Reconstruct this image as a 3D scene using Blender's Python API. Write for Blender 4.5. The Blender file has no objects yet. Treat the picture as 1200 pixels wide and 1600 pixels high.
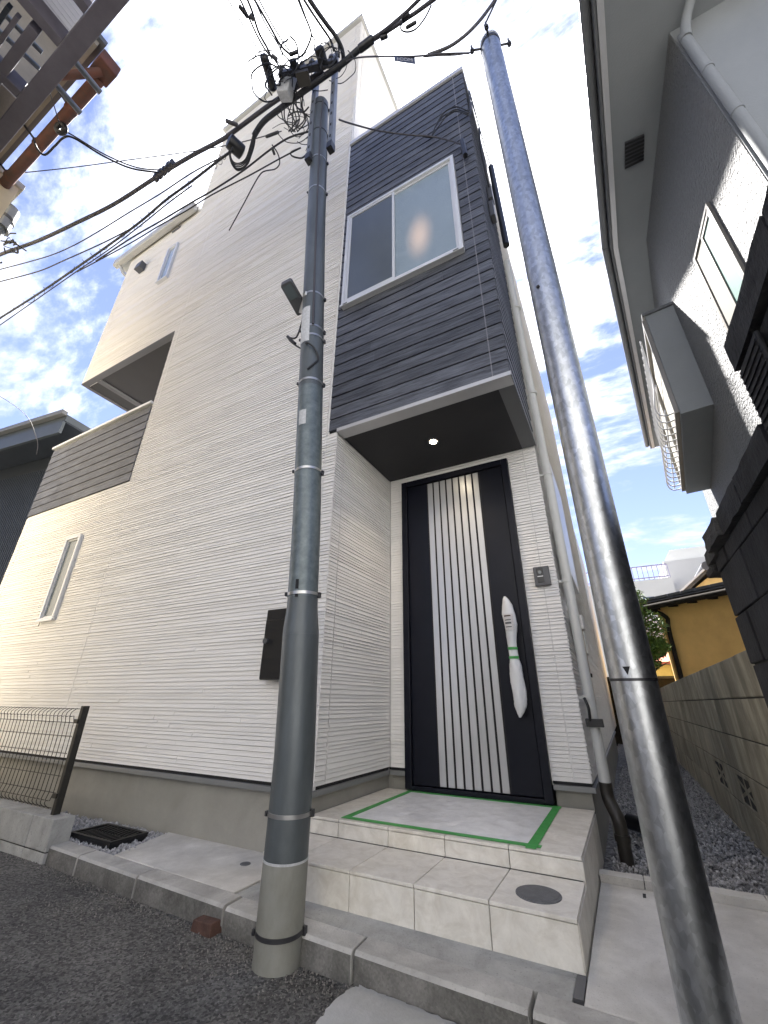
import bpy, bmesh, math, random
from mathutils import Vector, Matrix, Euler
random.seed(7)
S = bpy.context.scene
COL = S.collection
R = math.radians

# ------------------------------------------------------------------ camera
F_PX, PITCH, ROLL, YAW = 642.26, R(24.7468), R(0.4418), R(28.191)
CAM = Vector((0, 0, 0.83))
_fwd = Vector((-math.sin(YAW)*math.cos(PITCH), math.cos(YAW)*math.cos(PITCH), math.sin(PITCH)))
_rt = Vector((math.cos(YAW), math.sin(YAW), 0))
_up = _rt.cross(_fwd)
RT = _rt*math.cos(ROLL) + _up*math.sin(ROLL)
UP = -_rt*math.sin(ROLL) + _up*math.cos(ROLL)
FW = _fwd
cd = bpy.data.cameras.new('camera'); cam = bpy.data.objects.new('camera', cd); COL.objects.link(cam)
m = Matrix((RT, UP, -FW)).transposed().to_4x4(); m.translation = CAM
cam.matrix_world = m
cd.sensor_fit = 'HORIZONTAL'; cd.sensor_width = 36; cd.lens = F_PX/1200*36
cd.clip_start = 0.02; cd.clip_end = 3000
S.camera = cam
S.render.resolution_x, S.render.resolution_y = 768, 1024

# ------------------------------------------------------------------ sky and sun
SUN = Vector((-0.285, 0.42, 0.86)).normalized()
EXPOSURE = 3.02
world = bpy.data.worlds.new('World'); S.world = world; world.use_nodes = True
nt = world.node_tree; nt.nodes.clear()
def wn(t, **k):
    n = nt.nodes.new(t)
    for a, b in k.items(): setattr(n, a, b)
    return n
out = wn('ShaderNodeOutputWorld'); bg = wn('ShaderNodeBackground'); bg.inputs[1].default_value = 0.05
sky = wn('ShaderNodeTexSky', sky_type='NISHITA', sun_disc=False)
sky.sun_elevation = math.asin(SUN.z); sky.sun_rotation = math.atan2(SUN.x, SUN.y)
sky.air_density = 1.0; sky.dust_density = 0.1; sky.altitude = 900; sky.ozone_density = 2.2
tc = wn('ShaderNodeTexCoord'); sep = wn('ShaderNodeSeparateXYZ'); nt.links.new(tc.outputs['Generated'], sep.inputs[0])
zz = wn('ShaderNodeMath', operation='ADD'); zz.inputs[1].default_value = 0.22; nt.links.new(sep.outputs[2], zz.inputs[0])
zm = wn('ShaderNodeMath', operation='MAXIMUM'); zm.inputs[1].default_value = 0.12; nt.links.new(zz.outputs[0], zm.inputs[0])
dx = wn('ShaderNodeMath', operation='DIVIDE'); dy = wn('ShaderNodeMath', operation='DIVIDE')
for d, i in ((dx, 0), (dy, 1)):
    nt.links.new(sep.outputs[i], d.inputs[0]); nt.links.new(zm.outputs[0], d.inputs[1])
cmb = wn('ShaderNodeCombineXYZ'); nt.links.new(dx.outputs[0], cmb.inputs[0]); nt.links.new(dy.outputs[0], cmb.inputs[1])
mp = wn('ShaderNodeMapping'); mp.inputs['Scale'].default_value = (1.0, 1.9, 1); mp.inputs['Rotation'].default_value = (0, 0, R(25)); mp.inputs['Location'].default_value = (0.35, 0.6, 0)
nt.links.new(cmb.outputs[0], mp.inputs[0])
n1 = wn('ShaderNodeTexNoise'); n1.inputs['Scale'].default_value = 2.1; n1.inputs['Detail'].default_value = 9; n1.inputs['Roughness'].default_value = 0.62; n1.inputs['Distortion'].default_value = 0.5
n2 = wn('ShaderNodeTexNoise'); n2.inputs['Scale'].default_value = 10.0; n2.inputs['Detail'].default_value = 6; n2.inputs['Roughness'].default_value = 0.6
nt.links.new(mp.outputs[0], n1.inputs[0]); nt.links.new(mp.outputs[0], n2.inputs[0])
ad = wn('ShaderNodeMath', operation='MULTIPLY_ADD'); ad.inputs[1].default_value = 0.42; nt.links.new(n2.outputs[0], ad.inputs[0]); nt.links.new(n1.outputs[0], ad.inputs[2])
# thin veil of cloud is thicker round the sun, as haze is
dot = wn('ShaderNodeVectorMath', operation='DOT_PRODUCT'); nt.links.new(tc.outputs['Generated'], dot.inputs[0]); dot.inputs[1].default_value = SUN
pw = wn('ShaderNodeMath', operation='POWER'); cl = wn('ShaderNodeMath', operation='MAXIMUM'); cl.inputs[1].default_value = 0
nt.links.new(dot.outputs['Value'], cl.inputs[0]); nt.links.new(cl.outputs[0], pw.inputs[0]); pw.inputs[1].default_value = 8
ad2 = wn('ShaderNodeMath', operation='MULTIPLY_ADD'); ad2.inputs[1].default_value = 0.24; nt.links.new(pw.outputs[0], ad2.inputs[0]); nt.links.new(ad.outputs[0], ad2.inputs[2])
rp = wn('ShaderNodeMapRange'); rp.interpolation_type = 'SMOOTHSTEP'; rp.inputs['From Min'].default_value = 0.69; rp.inputs['From Max'].default_value = 1.06
nt.links.new(ad2.outputs[0], rp.inputs['Value'])
cb = wn('ShaderNodeMath', operation='MULTIPLY_ADD'); cb.inputs[1].default_value = 18.0; cb.inputs[2].default_value = 3.1; nt.links.new(pw.outputs[0], cb.inputs[0])
cc = wn('ShaderNodeCombineColor'); [nt.links.new(cb.outputs[0], cc.inputs[i]) for i in range(3)]
mx = wn('ShaderNodeMix', data_type='RGBA'); nt.links.new(rp.outputs[0], mx.inputs['Factor']); tint = wn('ShaderNodeMix', data_type='RGBA', blend_type='MULTIPLY'); tint.inputs['Factor'].default_value = 1; tint.inputs[7].default_value = (0.84, 0.68, 0.70, 1); nt.links.new(sky.outputs[0], tint.inputs[6]); nt.links.new(tint.outputs[2], mx.inputs[6]); nt.links.new(cc.outputs[0], mx.inputs[7])
nt.links.new(mx.outputs[2], bg.inputs[0]); nt.links.new(bg.outputs[0], out.inputs[0])

sl = bpy.data.lights.new('sun', 'SUN'); sl.energy = 4.2; sl.angle = R(2.5); sl.color = (1, 0.965, 0.92)
so = bpy.data.objects.new('sun', sl); COL.objects.link(so); so.rotation_euler = SUN.to_track_quat('Z', 'Y').to_euler(); so.location = SUN*40
S.view_settings.view_transform = 'Standard'; S.view_settings.look = 'None'
S.view_settings.exposure = EXPOSURE; S.view_settings.gamma = 1

# ------------------------------------------------------------------ helpers
def ray(x, y): return RT*((x-600)/F_PX) - UP*((y-800)/F_PX) + FW
def at(x, y, ax, val):                       # where the sight line through a photograph pixel meets a plane of the place
    d = ray(x, y); return CAM + d*((val-CAM[ax])/d[ax])
def V(*a): return Vector(a)

MATS = {}
def mat(name, col, rough=0.8, metal=0.0, var=0.18, vs=4.0, bump=0.0, bs=60.0, stretch=(1, 1, 1), objvar=0.0,
        spec=0.5, dirt=0.0, dirtcol=(0.05, 0.05, 0.04), ds=1.2, speck=0.0, speckcol=(0.4, 0.38, 0.34), ss=90.0, col2=None, rvar=0.0, rot=(0, 0, 0), bdet=5, bdist=0.01, agg=0.0, ags=110.0):
    if name in MATS: return MATS[name]
    mt = bpy.data.materials.new(name); mt.use_nodes = True; t = mt.node_tree; n = t.nodes; L = t.links
    b = n['Principled BSDF']; b.inputs['Roughness'].default_value = rough; b.inputs['Metallic'].default_value = metal
    b.inputs['Specular IOR Level'].default_value = spec
    g = n.new('ShaderNodeNewGeometry'); mp = n.new('ShaderNodeMapping'); mp.inputs['Scale'].default_value = stretch; mp.inputs['Rotation'].default_value = rot
    L.new(g.outputs['Position'], mp.inputs[0])
    def noise(scale, det=5, rg=0.6, dist=0.0):
        x = n.new('ShaderNodeTexNoise'); x.inputs['Scale'].default_value = scale; x.inputs['Detail'].default_value = det
        x.inputs['Roughness'].default_value = rg; x.inputs['Distortion'].default_value = dist; L.new(mp.outputs[0], x.inputs[0]); return x
    c1 = [max(0, v*(1-var)) for v in col]; c2 = list(col2) if col2 else [min(1, v*(1+var)) for v in col]
    nz = noise(vs, 7, 0.65)
    rp = n.new('ShaderNodeMapRange'); rp.inputs['From Min'].default_value = 0.3; rp.inputs['From Max'].default_value = 0.7; L.new(nz.outputs[0], rp.inputs['Value'])
    mx = n.new('ShaderNodeMix'); mx.data_type = 'RGBA'; mx.inputs[6].default_value = (*c1, 1); mx.inputs[7].default_value = (*c2, 1); L.new(rp.outputs[0], mx.inputs['Factor'])
    c = mx.outputs[2]
    if dirt:
        dz = noise(ds, 8, 0.7, 0.8); dr = n.new('ShaderNodeMapRange'); dr.inputs['From Min'].default_value = 0.43; dr.inputs['From Max'].default_value = 0.68; dr.inputs['To Max'].default_value = dirt
        L.new(dz.outputs[0], dr.inputs['Value']); d = n.new('ShaderNodeMix'); d.data_type = 'RGBA'; d.inputs[7].default_value = (*dirtcol, 1)
        L.new(dr.outputs[0], d.inputs['Factor']); L.new(c, d.inputs[6]); c = d.outputs[2]
    if speck:
        sz = noise(ss, 2, 0.5); sr = n.new('ShaderNodeMapRange'); sr.inputs['From Min'].default_value = 0.62; sr.inputs['From Max'].default_value = 0.70; sr.inputs['To Max'].default_value = speck
        L.new(sz.outputs[0], sr.inputs['Value']); d = n.new('ShaderNodeMix'); d.data_type = 'RGBA'; d.inputs[7].default_value = (*speckcol, 1)
        L.new(sr.outputs[0], d.inputs['Factor']); L.new(c, d.inputs[6]); c = d.outputs[2]
    if agg:
        vz = n.new('ShaderNodeTexVoronoi'); vz.inputs['Scale'].default_value = ags; L.new(mp.outputs[0], vz.inputs['Vector'])
        sc_ = n.new('ShaderNodeSeparateColor'); L.new(vz.outputs['Color'], sc_.inputs[0]); vr = n.new('ShaderNodeMapRange'); vr.inputs['To Min'].default_value = 1-agg; vr.inputs['To Max'].default_value = 1+agg
        L.new(sc_.outputs[0], vr.inputs['Value']); av = n.new('ShaderNodeVectorMath'); av.operation = 'SCALE'; L.new(c, av.inputs[0]); L.new(vr.outputs[0], av.inputs['Scale']); c = av.outputs[0]
    if objvar:
        oi = n.new('ShaderNodeObjectInfo'); orr = n.new('ShaderNodeMapRange'); orr.inputs['To Min'].default_value = 1-objvar; orr.inputs['To Max'].default_value = 1+objvar
        L.new(oi.outputs['Random'], orr.inputs['Value']); hv = n.new('ShaderNodeVectorMath'); hv.operation = 'SCALE'
        L.new(c, hv.inputs[0]); L.new(orr.outputs[0], hv.inputs['Scale']); c = hv.outputs[0]
    L.new(c, b.inputs['Base Color'])
    if rvar:
        rr = n.new('ShaderNodeMapRange'); rr.inputs['To Min'].default_value = max(0.03, rough-rvar); rr.inputs['To Max'].default_value = min(1, rough+rvar)
        L.new(noise(vs*1.7).outputs[0], rr.inputs['Value']); L.new(rr.outputs[0], b.inputs['Roughness'])
    if bump:
        bz = noise(bs, bdet, 0.6); bn = n.new('ShaderNodeBump'); bn.inputs['Strength'].default_value = bump; bn.inputs['Distance'].default_value = bdist
        L.new(bz.outputs[0], bn.inputs['Height']); L.new(bn.outputs[0], b.inputs['Normal'])
    MATS[name] = mt; return mt

class MB:
    def __init__(s): s.v = []; s.f = []
    def add(s, vs, fs):
        o = len(s.v); s.v += [tuple(p) for p in vs]; s.f += [tuple(i+o for i in f) for f in fs]; return s
    def box(s, x0, x1, y0, y1, z0, z1):
        if x0 > x1: x0, x1 = x1, x0
        if y0 > y1: y0, y1 = y1, y0
        if z0 > z1: z0, z1 = z1, z0
        return s.add([(x0, y0, z0), (x1, y0, z0), (x1, y1, z0), (x0, y1, z0), (x0, y0, z1), (x1, y0, z1), (x1, y1, z1), (x0, y1, z1)],
              [(0, 3, 2, 1), (4, 5, 6, 7), (0, 1, 5, 4), (1, 2, 6, 5), (2, 3, 7, 6), (3, 0, 4, 7)])
    def hexa(s, b, t):                        # bottom 4 points, top 4 points (same winding, ccw from above)
        return s.add(list(b)+list(t), [(0, 3, 2, 1), (4, 5, 6, 7), (0, 1, 5, 4), (1, 2, 6, 5), (2, 3, 7, 6), (3, 0, 4, 7)])
    def beam(s, a, b, w, h, up=(0, 0, 1)):
        a, b = Vector(a), Vector(b); d = (b-a).normalized(); up = Vector(up)
        sd = d.cross(up); sd = sd.normalized() if sd.length > 1e-5 else Vector((1, 0, 0)); u = sd.cross(d)
        q = [sd*(-w/2)-u*h/2, sd*(w/2)-u*h/2, sd*(w/2)+u*h/2, sd*(-w/2)+u*h/2]
        return s.add([a+p for p in q]+[b+p for p in q], [(3, 2, 1, 0), (4, 5, 6, 7), (0, 1, 5, 4), (1, 2, 6, 5), (2, 3, 7, 6), (3, 0, 4, 7)])
    def tube(s, pts, r, n=8, cap=True):
        pts = [Vector(p) for p in pts]; rs = r if isinstance(r, (list, tuple)) else [r]*len(pts)
        o = len(s.v); prev = None
        for i, p in enumerate(pts):
            d = (pts[min(i+1, len(pts)-1)]-pts[max(i-1, 0)])
            d = d.normalized() if d.length > 1e-9 else Vector((0, 0, 1))
            if prev is None:
                a = Vector((0, 0, 1)) if abs(d.z) < 0.9 else Vector((1, 0, 0)); u = d.cross(a).normalized()
            else:
                u = (prev-d*prev.dot(d)); u = u.normalized() if u.length > 1e-6 else d.orthogonal().normalized()
            prev = u; w = d.cross(u)
            for k in range(n):
                t = 2*math.pi*k/n; s.v.append(tuple(p+(u*math.cos(t)+w*math.sin(t))*rs[i]))
        for i in range(len(pts)-1):
            for k in range(n):
                a = o+i*n+k; b = o+i*n+(k+1) % n; s.f.append((a, b, b+n, a+n))
        if cap:
            s.f.append(tuple(o+k for k in reversed(range(n)))); s.f.append(tuple(o+(len(pts)-1)*n+k for k in range(n)))
        return s
    def prism(s, poly, ext):                  # planar polygon extruded by a vector
        poly = [Vector(p) for p in poly]; e = Vector(ext); n = len(poly)
        return s.add(poly+[p+e for p in poly], [tuple(reversed(range(n))), tuple(range(n, 2*n))]+[(i, (i+1) % n, n+(i+1) % n, n+i) for i in range(n)])
    def quad(s, *p): return s.add(p, [tuple(range(len(p)))])
    def build(s, name, material, parent=None, smooth=False, bevel=0.0, label=None, cat=None, group=None, kind=None, fixn=True):
        me = bpy.data.meshes.new(name)
        off = Vector((0, 0, 0))
        if parent is None and kind != 'structure' and s.v:
            xs = [p[0] for p in s.v]; ys = [p[1] for p in s.v]; zs = [p[2] for p in s.v]
            off = Vector(((min(xs)+max(xs))/2, (min(ys)+max(ys))/2, min(zs)))
        me.from_pydata([tuple(Vector(p)-off) for p in s.v], [], s.f); me.update()
        if fixn:
            bm = bmesh.new(); bm.from_mesh(me); bmesh.ops.recalc_face_normals(bm, faces=bm.faces); bm.to_mesh(me); bm.free()
        if smooth:
            for p in me.polygons: p.use_smooth = True
            try: me.set_sharp_from_angle(angle=R(50))
            except Exception: pass
        me.materials.append(material)
        o = bpy.data.objects.new(name, me); COL.objects.link(o)
        if parent is not None:
            o.parent = parent; o.location = -world_loc(parent)
        else: o.location = off
        if bevel:
            bv = o.modifiers.new('bevel', 'BEVEL'); bv.width = bevel; bv.segments = 2; bv.limit_method = 'ANGLE'; bv.angle_limit = R(40)
        tag(o, label, cat, group, kind)
        return o
def world_loc(o):
    l = Vector(o.location)
    while o.parent is not None: o = o.parent; l = l+Vector(o.location)
    return l
def tag(o, label=None, cat=None, group=None, kind=None):
    for k, v in (('label', label), ('category', cat), ('group', group), ('kind', kind)):
        if v: o[k] = v
    return o
def thing(name, loc, label, cat, group=None):
    o = bpy.data.objects.new(name, None); COL.objects.link(o); o.location = loc; o.empty_display_size = 0.1
    return tag(o, label, cat, group)
def smooth_path(pts, n=6):
    pts = [Vector(p) for p in pts]; out = []
    for i in range(len(pts)-1):
        p0, p1, p2, p3 = pts[max(i-1, 0)], pts[i], pts[i+1], pts[min(i+2, len(pts)-1)]
        for k in range(n):
            t = k/n; out.append(0.5*((2*p1)+(p2-p0)*t+(2*p0-5*p1+4*p2-p3)*t*t+(3*p1-p0-3*p2+p3)*t**3))
    out.append(pts[-1]); return out

# ------------------------------------------------------------------ materials
m_white = mat('white_siding', (0.785, 0.77, 0.745), 0.55, var=0.05, vs=2.0, bump=0.25, bs=140, stretch=(1, 1, 5), dirt=0.10, dirtcol=(0.5, 0.48, 0.43), ds=0.8)
m_white_core = mat('white_wall', (0.74, 0.73, 0.71), 0.8, var=0.05)
m_plank = mat('dark_wood_siding', (0.068, 0.073, 0.087), 0.5, var=0.65, vs=6, stretch=(0.7, 0.7, 6), bump=0.8, bs=12, objvar=0.24, bdist=0.008)
m_plank_side = mat('dark_wood_siding_side', (0.068, 0.073, 0.087), 0.5, var=0.65, vs=6, stretch=(0.7, 0.7, 6), bump=0.8, bs=12, objvar=0.24, bdist=0.008)
m_black_gap = mat('black_gap', (0.012, 0.012, 0.014), 0.8)
m_sealant = mat('grey_sealant', (0.2, 0.2, 0.22), 0.7)
m_soffit = mat('dark_soffit', (0.026, 0.026, 0.029), 0.75, var=0.08)
m_soffit2 = mat('balcony_soffit', (0.032, 0.031, 0.035), 0.75, var=0.08)
m_trim = mat('silver_trim', (0.50, 0.50, 0.51), 0.4, metal=0.3, var=0.06)
m_trim_dark = mat('grey_trim', (0.10, 0.105, 0.11), 0.5, var=0.08)
m_alu = mat('window_aluminium', (0.62, 0.63, 0.64), 0.35, metal=0.25, var=0.04)
m_cream = mat('cream_trim', (0.42, 0.41, 0.37), 0.5, var=0.05, dirt=0.15, dirtcol=(0.3, 0.28, 0.24))
m_door = mat('navy_door', (0.006, 0.007, 0.013), 0.38, var=0.15, spec=0.22)
m_slat = mat('satin_slat', (0.50, 0.50, 0.50), 0.34, metal=0.55, var=0.05, stretch=(1, 1, 0.1), vs=30)
m_found = mat('foundation_render', (0.31, 0.30, 0.27), 0.85, var=0.12, vs=3, bump=0.15, bs=120, dirt=0.35, dirtcol=(0.2, 0.2, 0.17), ds=1.6)
m_conc = mat('pale_concrete', (0.60, 0.585, 0.55), 0.85, var=0.22, vs=5, bump=0.25, bs=150, dirt=0.5, dirtcol=(0.36, 0.34, 0.30), ds=2.4, speck=0.35, speckcol=(0.2, 0.19, 0.18), ss=160)
m_conc2 = mat('old_concrete', (0.42, 0.42, 0.40), 0.9, var=0.2, vs=6, bump=0.35, bs=110, dirt=0.55, dirtcol=(0.13, 0.13, 0.12), ds=3.0, speck=0.4, speckcol=(0.14, 0.14, 0.13), ss=120, objvar=0.08)
m_curb = mat('curb_concrete', (0.46, 0.45, 0.425), 0.9, var=0.18, vs=7, bump=0.35, bs=130, dirt=0.5, dirtcol=(0.17, 0.165, 0.15), ds=4.0, objvar=0.10, speck=0.3, speckcol=(0.16, 0.15, 0.14), ss=150)
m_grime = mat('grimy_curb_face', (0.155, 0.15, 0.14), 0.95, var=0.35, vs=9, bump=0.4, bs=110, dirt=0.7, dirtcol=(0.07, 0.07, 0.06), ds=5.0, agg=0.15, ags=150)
m_asph = mat('asphalt', (0.088, 0.086, 0.081), 0.9, var=0.35, vs=5, bump=0.9, bs=95, dirt=0.85, dirtcol=(0.14, 0.135, 0.125), ds=1.3, speck=0.6, speckcol=(0.19, 0.185, 0.17), ss=75, bdist=0.014, agg=0.62, ags=120)
m_tile = mat('beige_step_tile', (0.70, 0.675, 0.62), 0.6, var=0.10, vs=14, bump=0.12, bs=70, objvar=0.05, dirt=0.5, dirtcol=(0.46, 0.42, 0.35), ds=13.0)
m_grout = mat('tile_grout', (0.20, 0.19, 0.175), 0.9)
m_sheet = mat('translucent_sheet', (0.84, 0.85, 0.87), 0.3, var=0.12, vs=14, bump=0.6, bs=28, bdist=0.006)
m_sheet.node_tree.nodes['Principled BSDF'].inputs['Alpha'].default_value = 0.92
m_tape = mat('green_tape', (0.06, 0.34, 0.08), 0.5, var=0.18, vs=30, bump=0.1, bs=60)
m_wrap = mat('bubble_wrap', (0.72, 0.73, 0.74), 0.25, var=0.06, bump=0.6, bs=130, bdist=0.004)
m_blackplast = mat('black_plastic', (0.012, 0.012, 0.013), 0.35, var=0.2)
m_dgrey = mat('dark_grey_plastic', (0.07, 0.072, 0.078), 0.4, var=0.1)
m_wpipe = mat('white_pvc', (0.56, 0.565, 0.54), 0.4, var=0.05, dirt=0.15, dirtcol=(0.4, 0.39, 0.35))
m_brownpipe = mat('brown_pipe', (0.028, 0.025, 0.020), 0.45, var=0.25)
m_tan = mat('tan_lagging', (0.33, 0.23, 0.12), 0.8, var=0.15)
m_pole = mat('grey_painted_pole', (0.098, 0.112, 0.120), 0.42, metal=0.25, var=0.16, vs=12, bump=0.08, bs=40, stretch=(1, 1, 0.3), dirt=0.6, dirtcol=(0.06, 0.068, 0.07), ds=5)
m_pole_mot = mat('mottled_galvanised', (0.095, 0.12, 0.13), 0.40, metal=0.3, var=0.15, vs=26, col2=(0.16, 0.19, 0.20), bump=0.05, bs=60)
m_pole_base = mat('pole_concrete_sleeve', (0.23, 0.23, 0.205), 0.7, var=0.14, vs=8, bump=0.1, bs=90, dirt=0.5, dirtcol=(0.13, 0.12, 0.085), ds=3.5, stretch=(1, 1, 0.5))
m_galv = mat('bright_galvanised', (0.52, 0.54, 0.56), 0.37, metal=1.0, var=0.12, vs=40, bump=0.05, bs=60, rvar=0.10, agg=0.16, ags=70, stretch=(1, 1, 0.6), dirt=0.35, dirtcol=(0.30, 0.31, 0.32), ds=6)
m_band = mat('steel_band', (0.45, 0.45, 0.45), 0.35, metal=0.9, var=0.2)
m_bandd = mat('dark_steel', (0.06, 0.06, 0.065), 0.45, metal=0.6, var=0.3)
m_chan = mat('galvanised_channel', (0.20, 0.215, 0.23), 0.4, metal=0.5, var=0.15)
m_cable = mat('black_cable', (0.018, 0.019, 0.022), 0.55, var=0.25)
m_cable2 = mat('grey_cable', (0.055, 0.052, 0.058), 0.6, var=0.25)
m_label = mat('pale_label', (0.45, 0.46, 0.47), 0.5, var=0.2, vs=60)
m_stucco = mat('grey_stucco', (0.175, 0.18, 0.185), 0.7, var=0.10, vs=30, bump=1.0, bs=42, bdist=0.06, bdet=3)
m_stucco_s = mat('grey_smooth_render', (0.225, 0.24, 0.25), 0.85, var=0.06, vs=1.5, bump=0.25, bs=90)
m_eave = mat('grey_eave_metal', (0.115, 0.12, 0.125), 0.5, var=0.08)
m_bronze = mat('bronze_window', (0.24, 0.225, 0.20), 0.4, metal=0.3, var=0.08)
m_screen = mat('insect_screen', (0.10, 0.095, 0.075), 0.8, var=0.1)
m_block = mat('old_grey_block', (0.42, 0.385, 0.30), 0.95, var=0.28, vs=9, bump=0.6, bs=80, dirt=0.6, dirtcol=(0.055, 0.06, 0.04), ds=2.8, objvar=0.14, stretch=(1, 1, 0.45))
m_blackblock = mat('sooty_black_block', (0.028, 0.028, 0.030), 0.95, var=0.4, vs=7, bump=0.8, bs=60, dirt=0.6, dirtcol=(0.010, 0.010, 0.011), ds=2.5, objvar=0.2, stretch=(1, 1, 0.6))
m_vent = mat('black_vent', (0.006, 0.0065, 0.008), 0.7)
m_cap = mat('weathered_cap_stone', (0.060, 0.058, 0.055), 0.95, var=0.45, vs=16, bump=1.0, bs=55, objvar=0.2)
m_mortar = mat('dark_mortar', (0.045, 0.043, 0.038), 0.95, var=0.3, vs=20)
m_ochre = mat('ochre_render', (0.62, 0.40, 0.14), 0.85, var=0.12, vs=2.5, bump=0.15, bs=60, dirt=0.35, dirtcol=(0.46, 0.28, 0.09), ds=0.7)
m_rooftile = mat('grey_roof_tile', (0.06, 0.063, 0.07), 0.7, var=0.25, objvar=0.25)
m_darkwood = mat('dark_timber', (0.020, 0.017, 0.014), 0.9, spec=0.1, var=0.3, vs=20)
m_farwhite = mat('far_white_wall', (0.50, 0.50, 0.475), 0.8, var=0.05, vs=0.8)
m_rail = mat('lilac_rail', (0.30, 0.27, 0.38), 0.5)
m_redroof = mat('red_roof', (0.33, 0.09, 0.045), 0.8, var=0.25, vs=8)
m_navy = mat('navy_wall', (0.020, 0.026, 0.036), 0.6, var=0.15)
m_navy2 = mat('slate_fascia', (0.052, 0.062, 0.07), 0.45, metal=0.2, var=0.1)
m_brown = mat('dark_brown_steel', (0.115, 0.105, 0.125), 0.5, var=0.2, vs=6)
m_rust = mat('rusty_gutter', (0.26, 0.085, 0.048), 0.75, var=0.35, vs=8, col2=(0.07, 0.045, 0.035), dirt=0.4, dirtcol=(0.04, 0.03, 0.028), ds=3)
m_beige = mat('beige_render', (0.30, 0.27, 0.22), 0.85, var=0.12, bump=0.3, bs=70)
m_gravelm = mat('crushed_gravel', (0.26, 0.265, 0.28), 0.85, var=0.6, vs=45, col2=(0.60, 0.60, 0.61))
m_debris = mat('loose_stones', (0.10, 0.098, 0.09), 0.9, var=0.5, vs=60, col2=(0.34, 0.32, 0.29))
m_soil = mat('grey_gravel_bed', (0.14, 0.14, 0.145), 0.95, var=0.5, vs=60, bump=0.8, bs=60, agg=0.6, ags=60)
m_fence = mat('bronze_fence', (0.030, 0.028, 0.024), 0.45, metal=0.3, var=0.15)
m_brick = mat('dark_brick', (0.075, 0.038, 0.028), 0.85, var=0.35, vs=25, bump=0.4, bs=60)
m_text = mat('white_print', (0.45, 0.45, 0.47), 0.6)
m_sticker = mat('white_sticker', (0.62, 0.6, 0.58), 0.5, var=0.15, vs=120)
m_interior = mat('pale_room', (0.35, 0.35, 0.33), 0.8)
m_manhole = mat('grey_cover', (0.12, 0.125, 0.135), 0.55, metal=0.2, var=0.2, vs=40, bump=0.3, bs=160)

def glass(name, col, rough, trans, bump=0.0, bs=60, spec=0.5):
    mt = mat(name, col, rough, var=0.06, bump=bump, bs=bs, spec=spec, vs=3, bdist=0.004)
    mt.node_tree.nodes['Principled BSDF'].inputs['Transmission Weight'].default_value = trans; return mt
m_frost = glass('frosted_glass', (0.23, 0.285, 0.32), 0.16, 0.0, bump=0.9, bs=70, spec=0.8)
m_dglass = glass('screened_glass', (0.085, 0.10, 0.115), 0.30, 0.0, bump=0.25, bs=70, spec=0.6)
m_skyglass = glass('narrow_window_glass', (0.30, 0.36, 0.42), 0.10, 0.0, spec=0.9)
m_teal = glass('teal_frosted_glass', (0.11, 0.20, 0.175), 0.4, 0.0, spec=0.3)
m_screen_glass = glass('dim_glass', (0.10, 0.12, 0.13), 0.18, 0.0, spec=0.7)
def emit(name, col, s):
    mt = bpy.data.materials.new(name); mt.use_nodes = True; b = mt.node_tree.nodes['Principled BSDF']
    b.inputs['Base Color'].default_value = (*col, 1); b.inputs['Emission Color'].default_value = (*col, 1); b.inputs['Emission Strength'].default_value = s; return mt
m_led = emit('downlight_glow', (1.0, 0.86, 0.62), 12)
def translucent_panel():
    mt = mat('corrugated_plastic', (0.42, 0.39, 0.37), 0.5, var=0.1); b = mt.node_tree.nodes['Principled BSDF']; b.inputs['Transmission Weight'].default_value = 0.35; return mt
m_corr = translucent_panel()

# ------------------------------------------------------------------ ground
def grid_sheet(name, x0, x1, y0, y1, z, nx, ny, amp, material, seed=0, skirt=None):
    rnd = random.Random(seed); mb = MB()
    ph = [(rnd.uniform(1.5, 6), rnd.uniform(1.5, 6), rnd.uniform(0, 6.3), rnd.uniform(0.3, 1)) for _ in range(6)]
    for j in range(ny+1):
        for i in range(nx+1):
            x = x0+(x1-x0)*i/nx; y = y0+(y1-y0)*j/ny
            h = sum(a*math.sin(fx*x+p)*math.cos(fy*y-p) for fx, fy, p, a in ph)/3
            e = min(i, nx-i, j, ny-j); mb.v.append((x, y, z+(amp*h if e else 0)))
    for j in range(ny):
        for i in range(nx):
            a = j*(nx+1)+i; mb.f.append((a, a+1, a+nx+2, a+nx+1))
    return mb.build(name, material, smooth=True, kind='structure', fixn=False)
MB().quad((-300, -300, -0.03), (300, -300, -0.03), (300, 300, -0.03), (-300, 300, -0.03)).build('ground', m_asph, kind='structure', fixn=False)
grid_sheet('road', -14, 6, -6, 1.75, 0.0, 160, 70, 0.006, m_asph, 3)

def curb_y(x): return 1.655-0.042*(x+2.97)
curb = thing('curb', (-1, 1.6, 0), 'row of pale concrete curb stones along the asphalt', 'curb')
cuts = [-3.0, -2.69, -2.164, -1.567, -0.948, -0.38, 0.21, 0.80, 1.4]
for a, b in zip(cuts[:-1], cuts[1:]):
    a += 0.006; b -= 0.006; j = random.uniform(-0.003, 0.003)
    poly = [(0, -0.06), (0.003, 0.074+j), (0.012, 0.085+j), (0.100, 0.088+j), (0.100, -0.06)]
    mb = MB(); A = [(a, curb_y(a)+u, w) for u, w in poly]; B = [(b, curb_y(b)+u, w) for u, w in poly]; n = len(poly)
    mb.add(A+B, [tuple(range(n)), tuple(reversed(range(n, 2*n)))]+[(i, n+i, n+(i+1) % n, (i+1) % n) for i in range(n)])
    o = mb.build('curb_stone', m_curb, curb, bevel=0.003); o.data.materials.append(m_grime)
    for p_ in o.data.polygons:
        if p_.normal.y < -0.9: p_.material_index = 1
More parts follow.
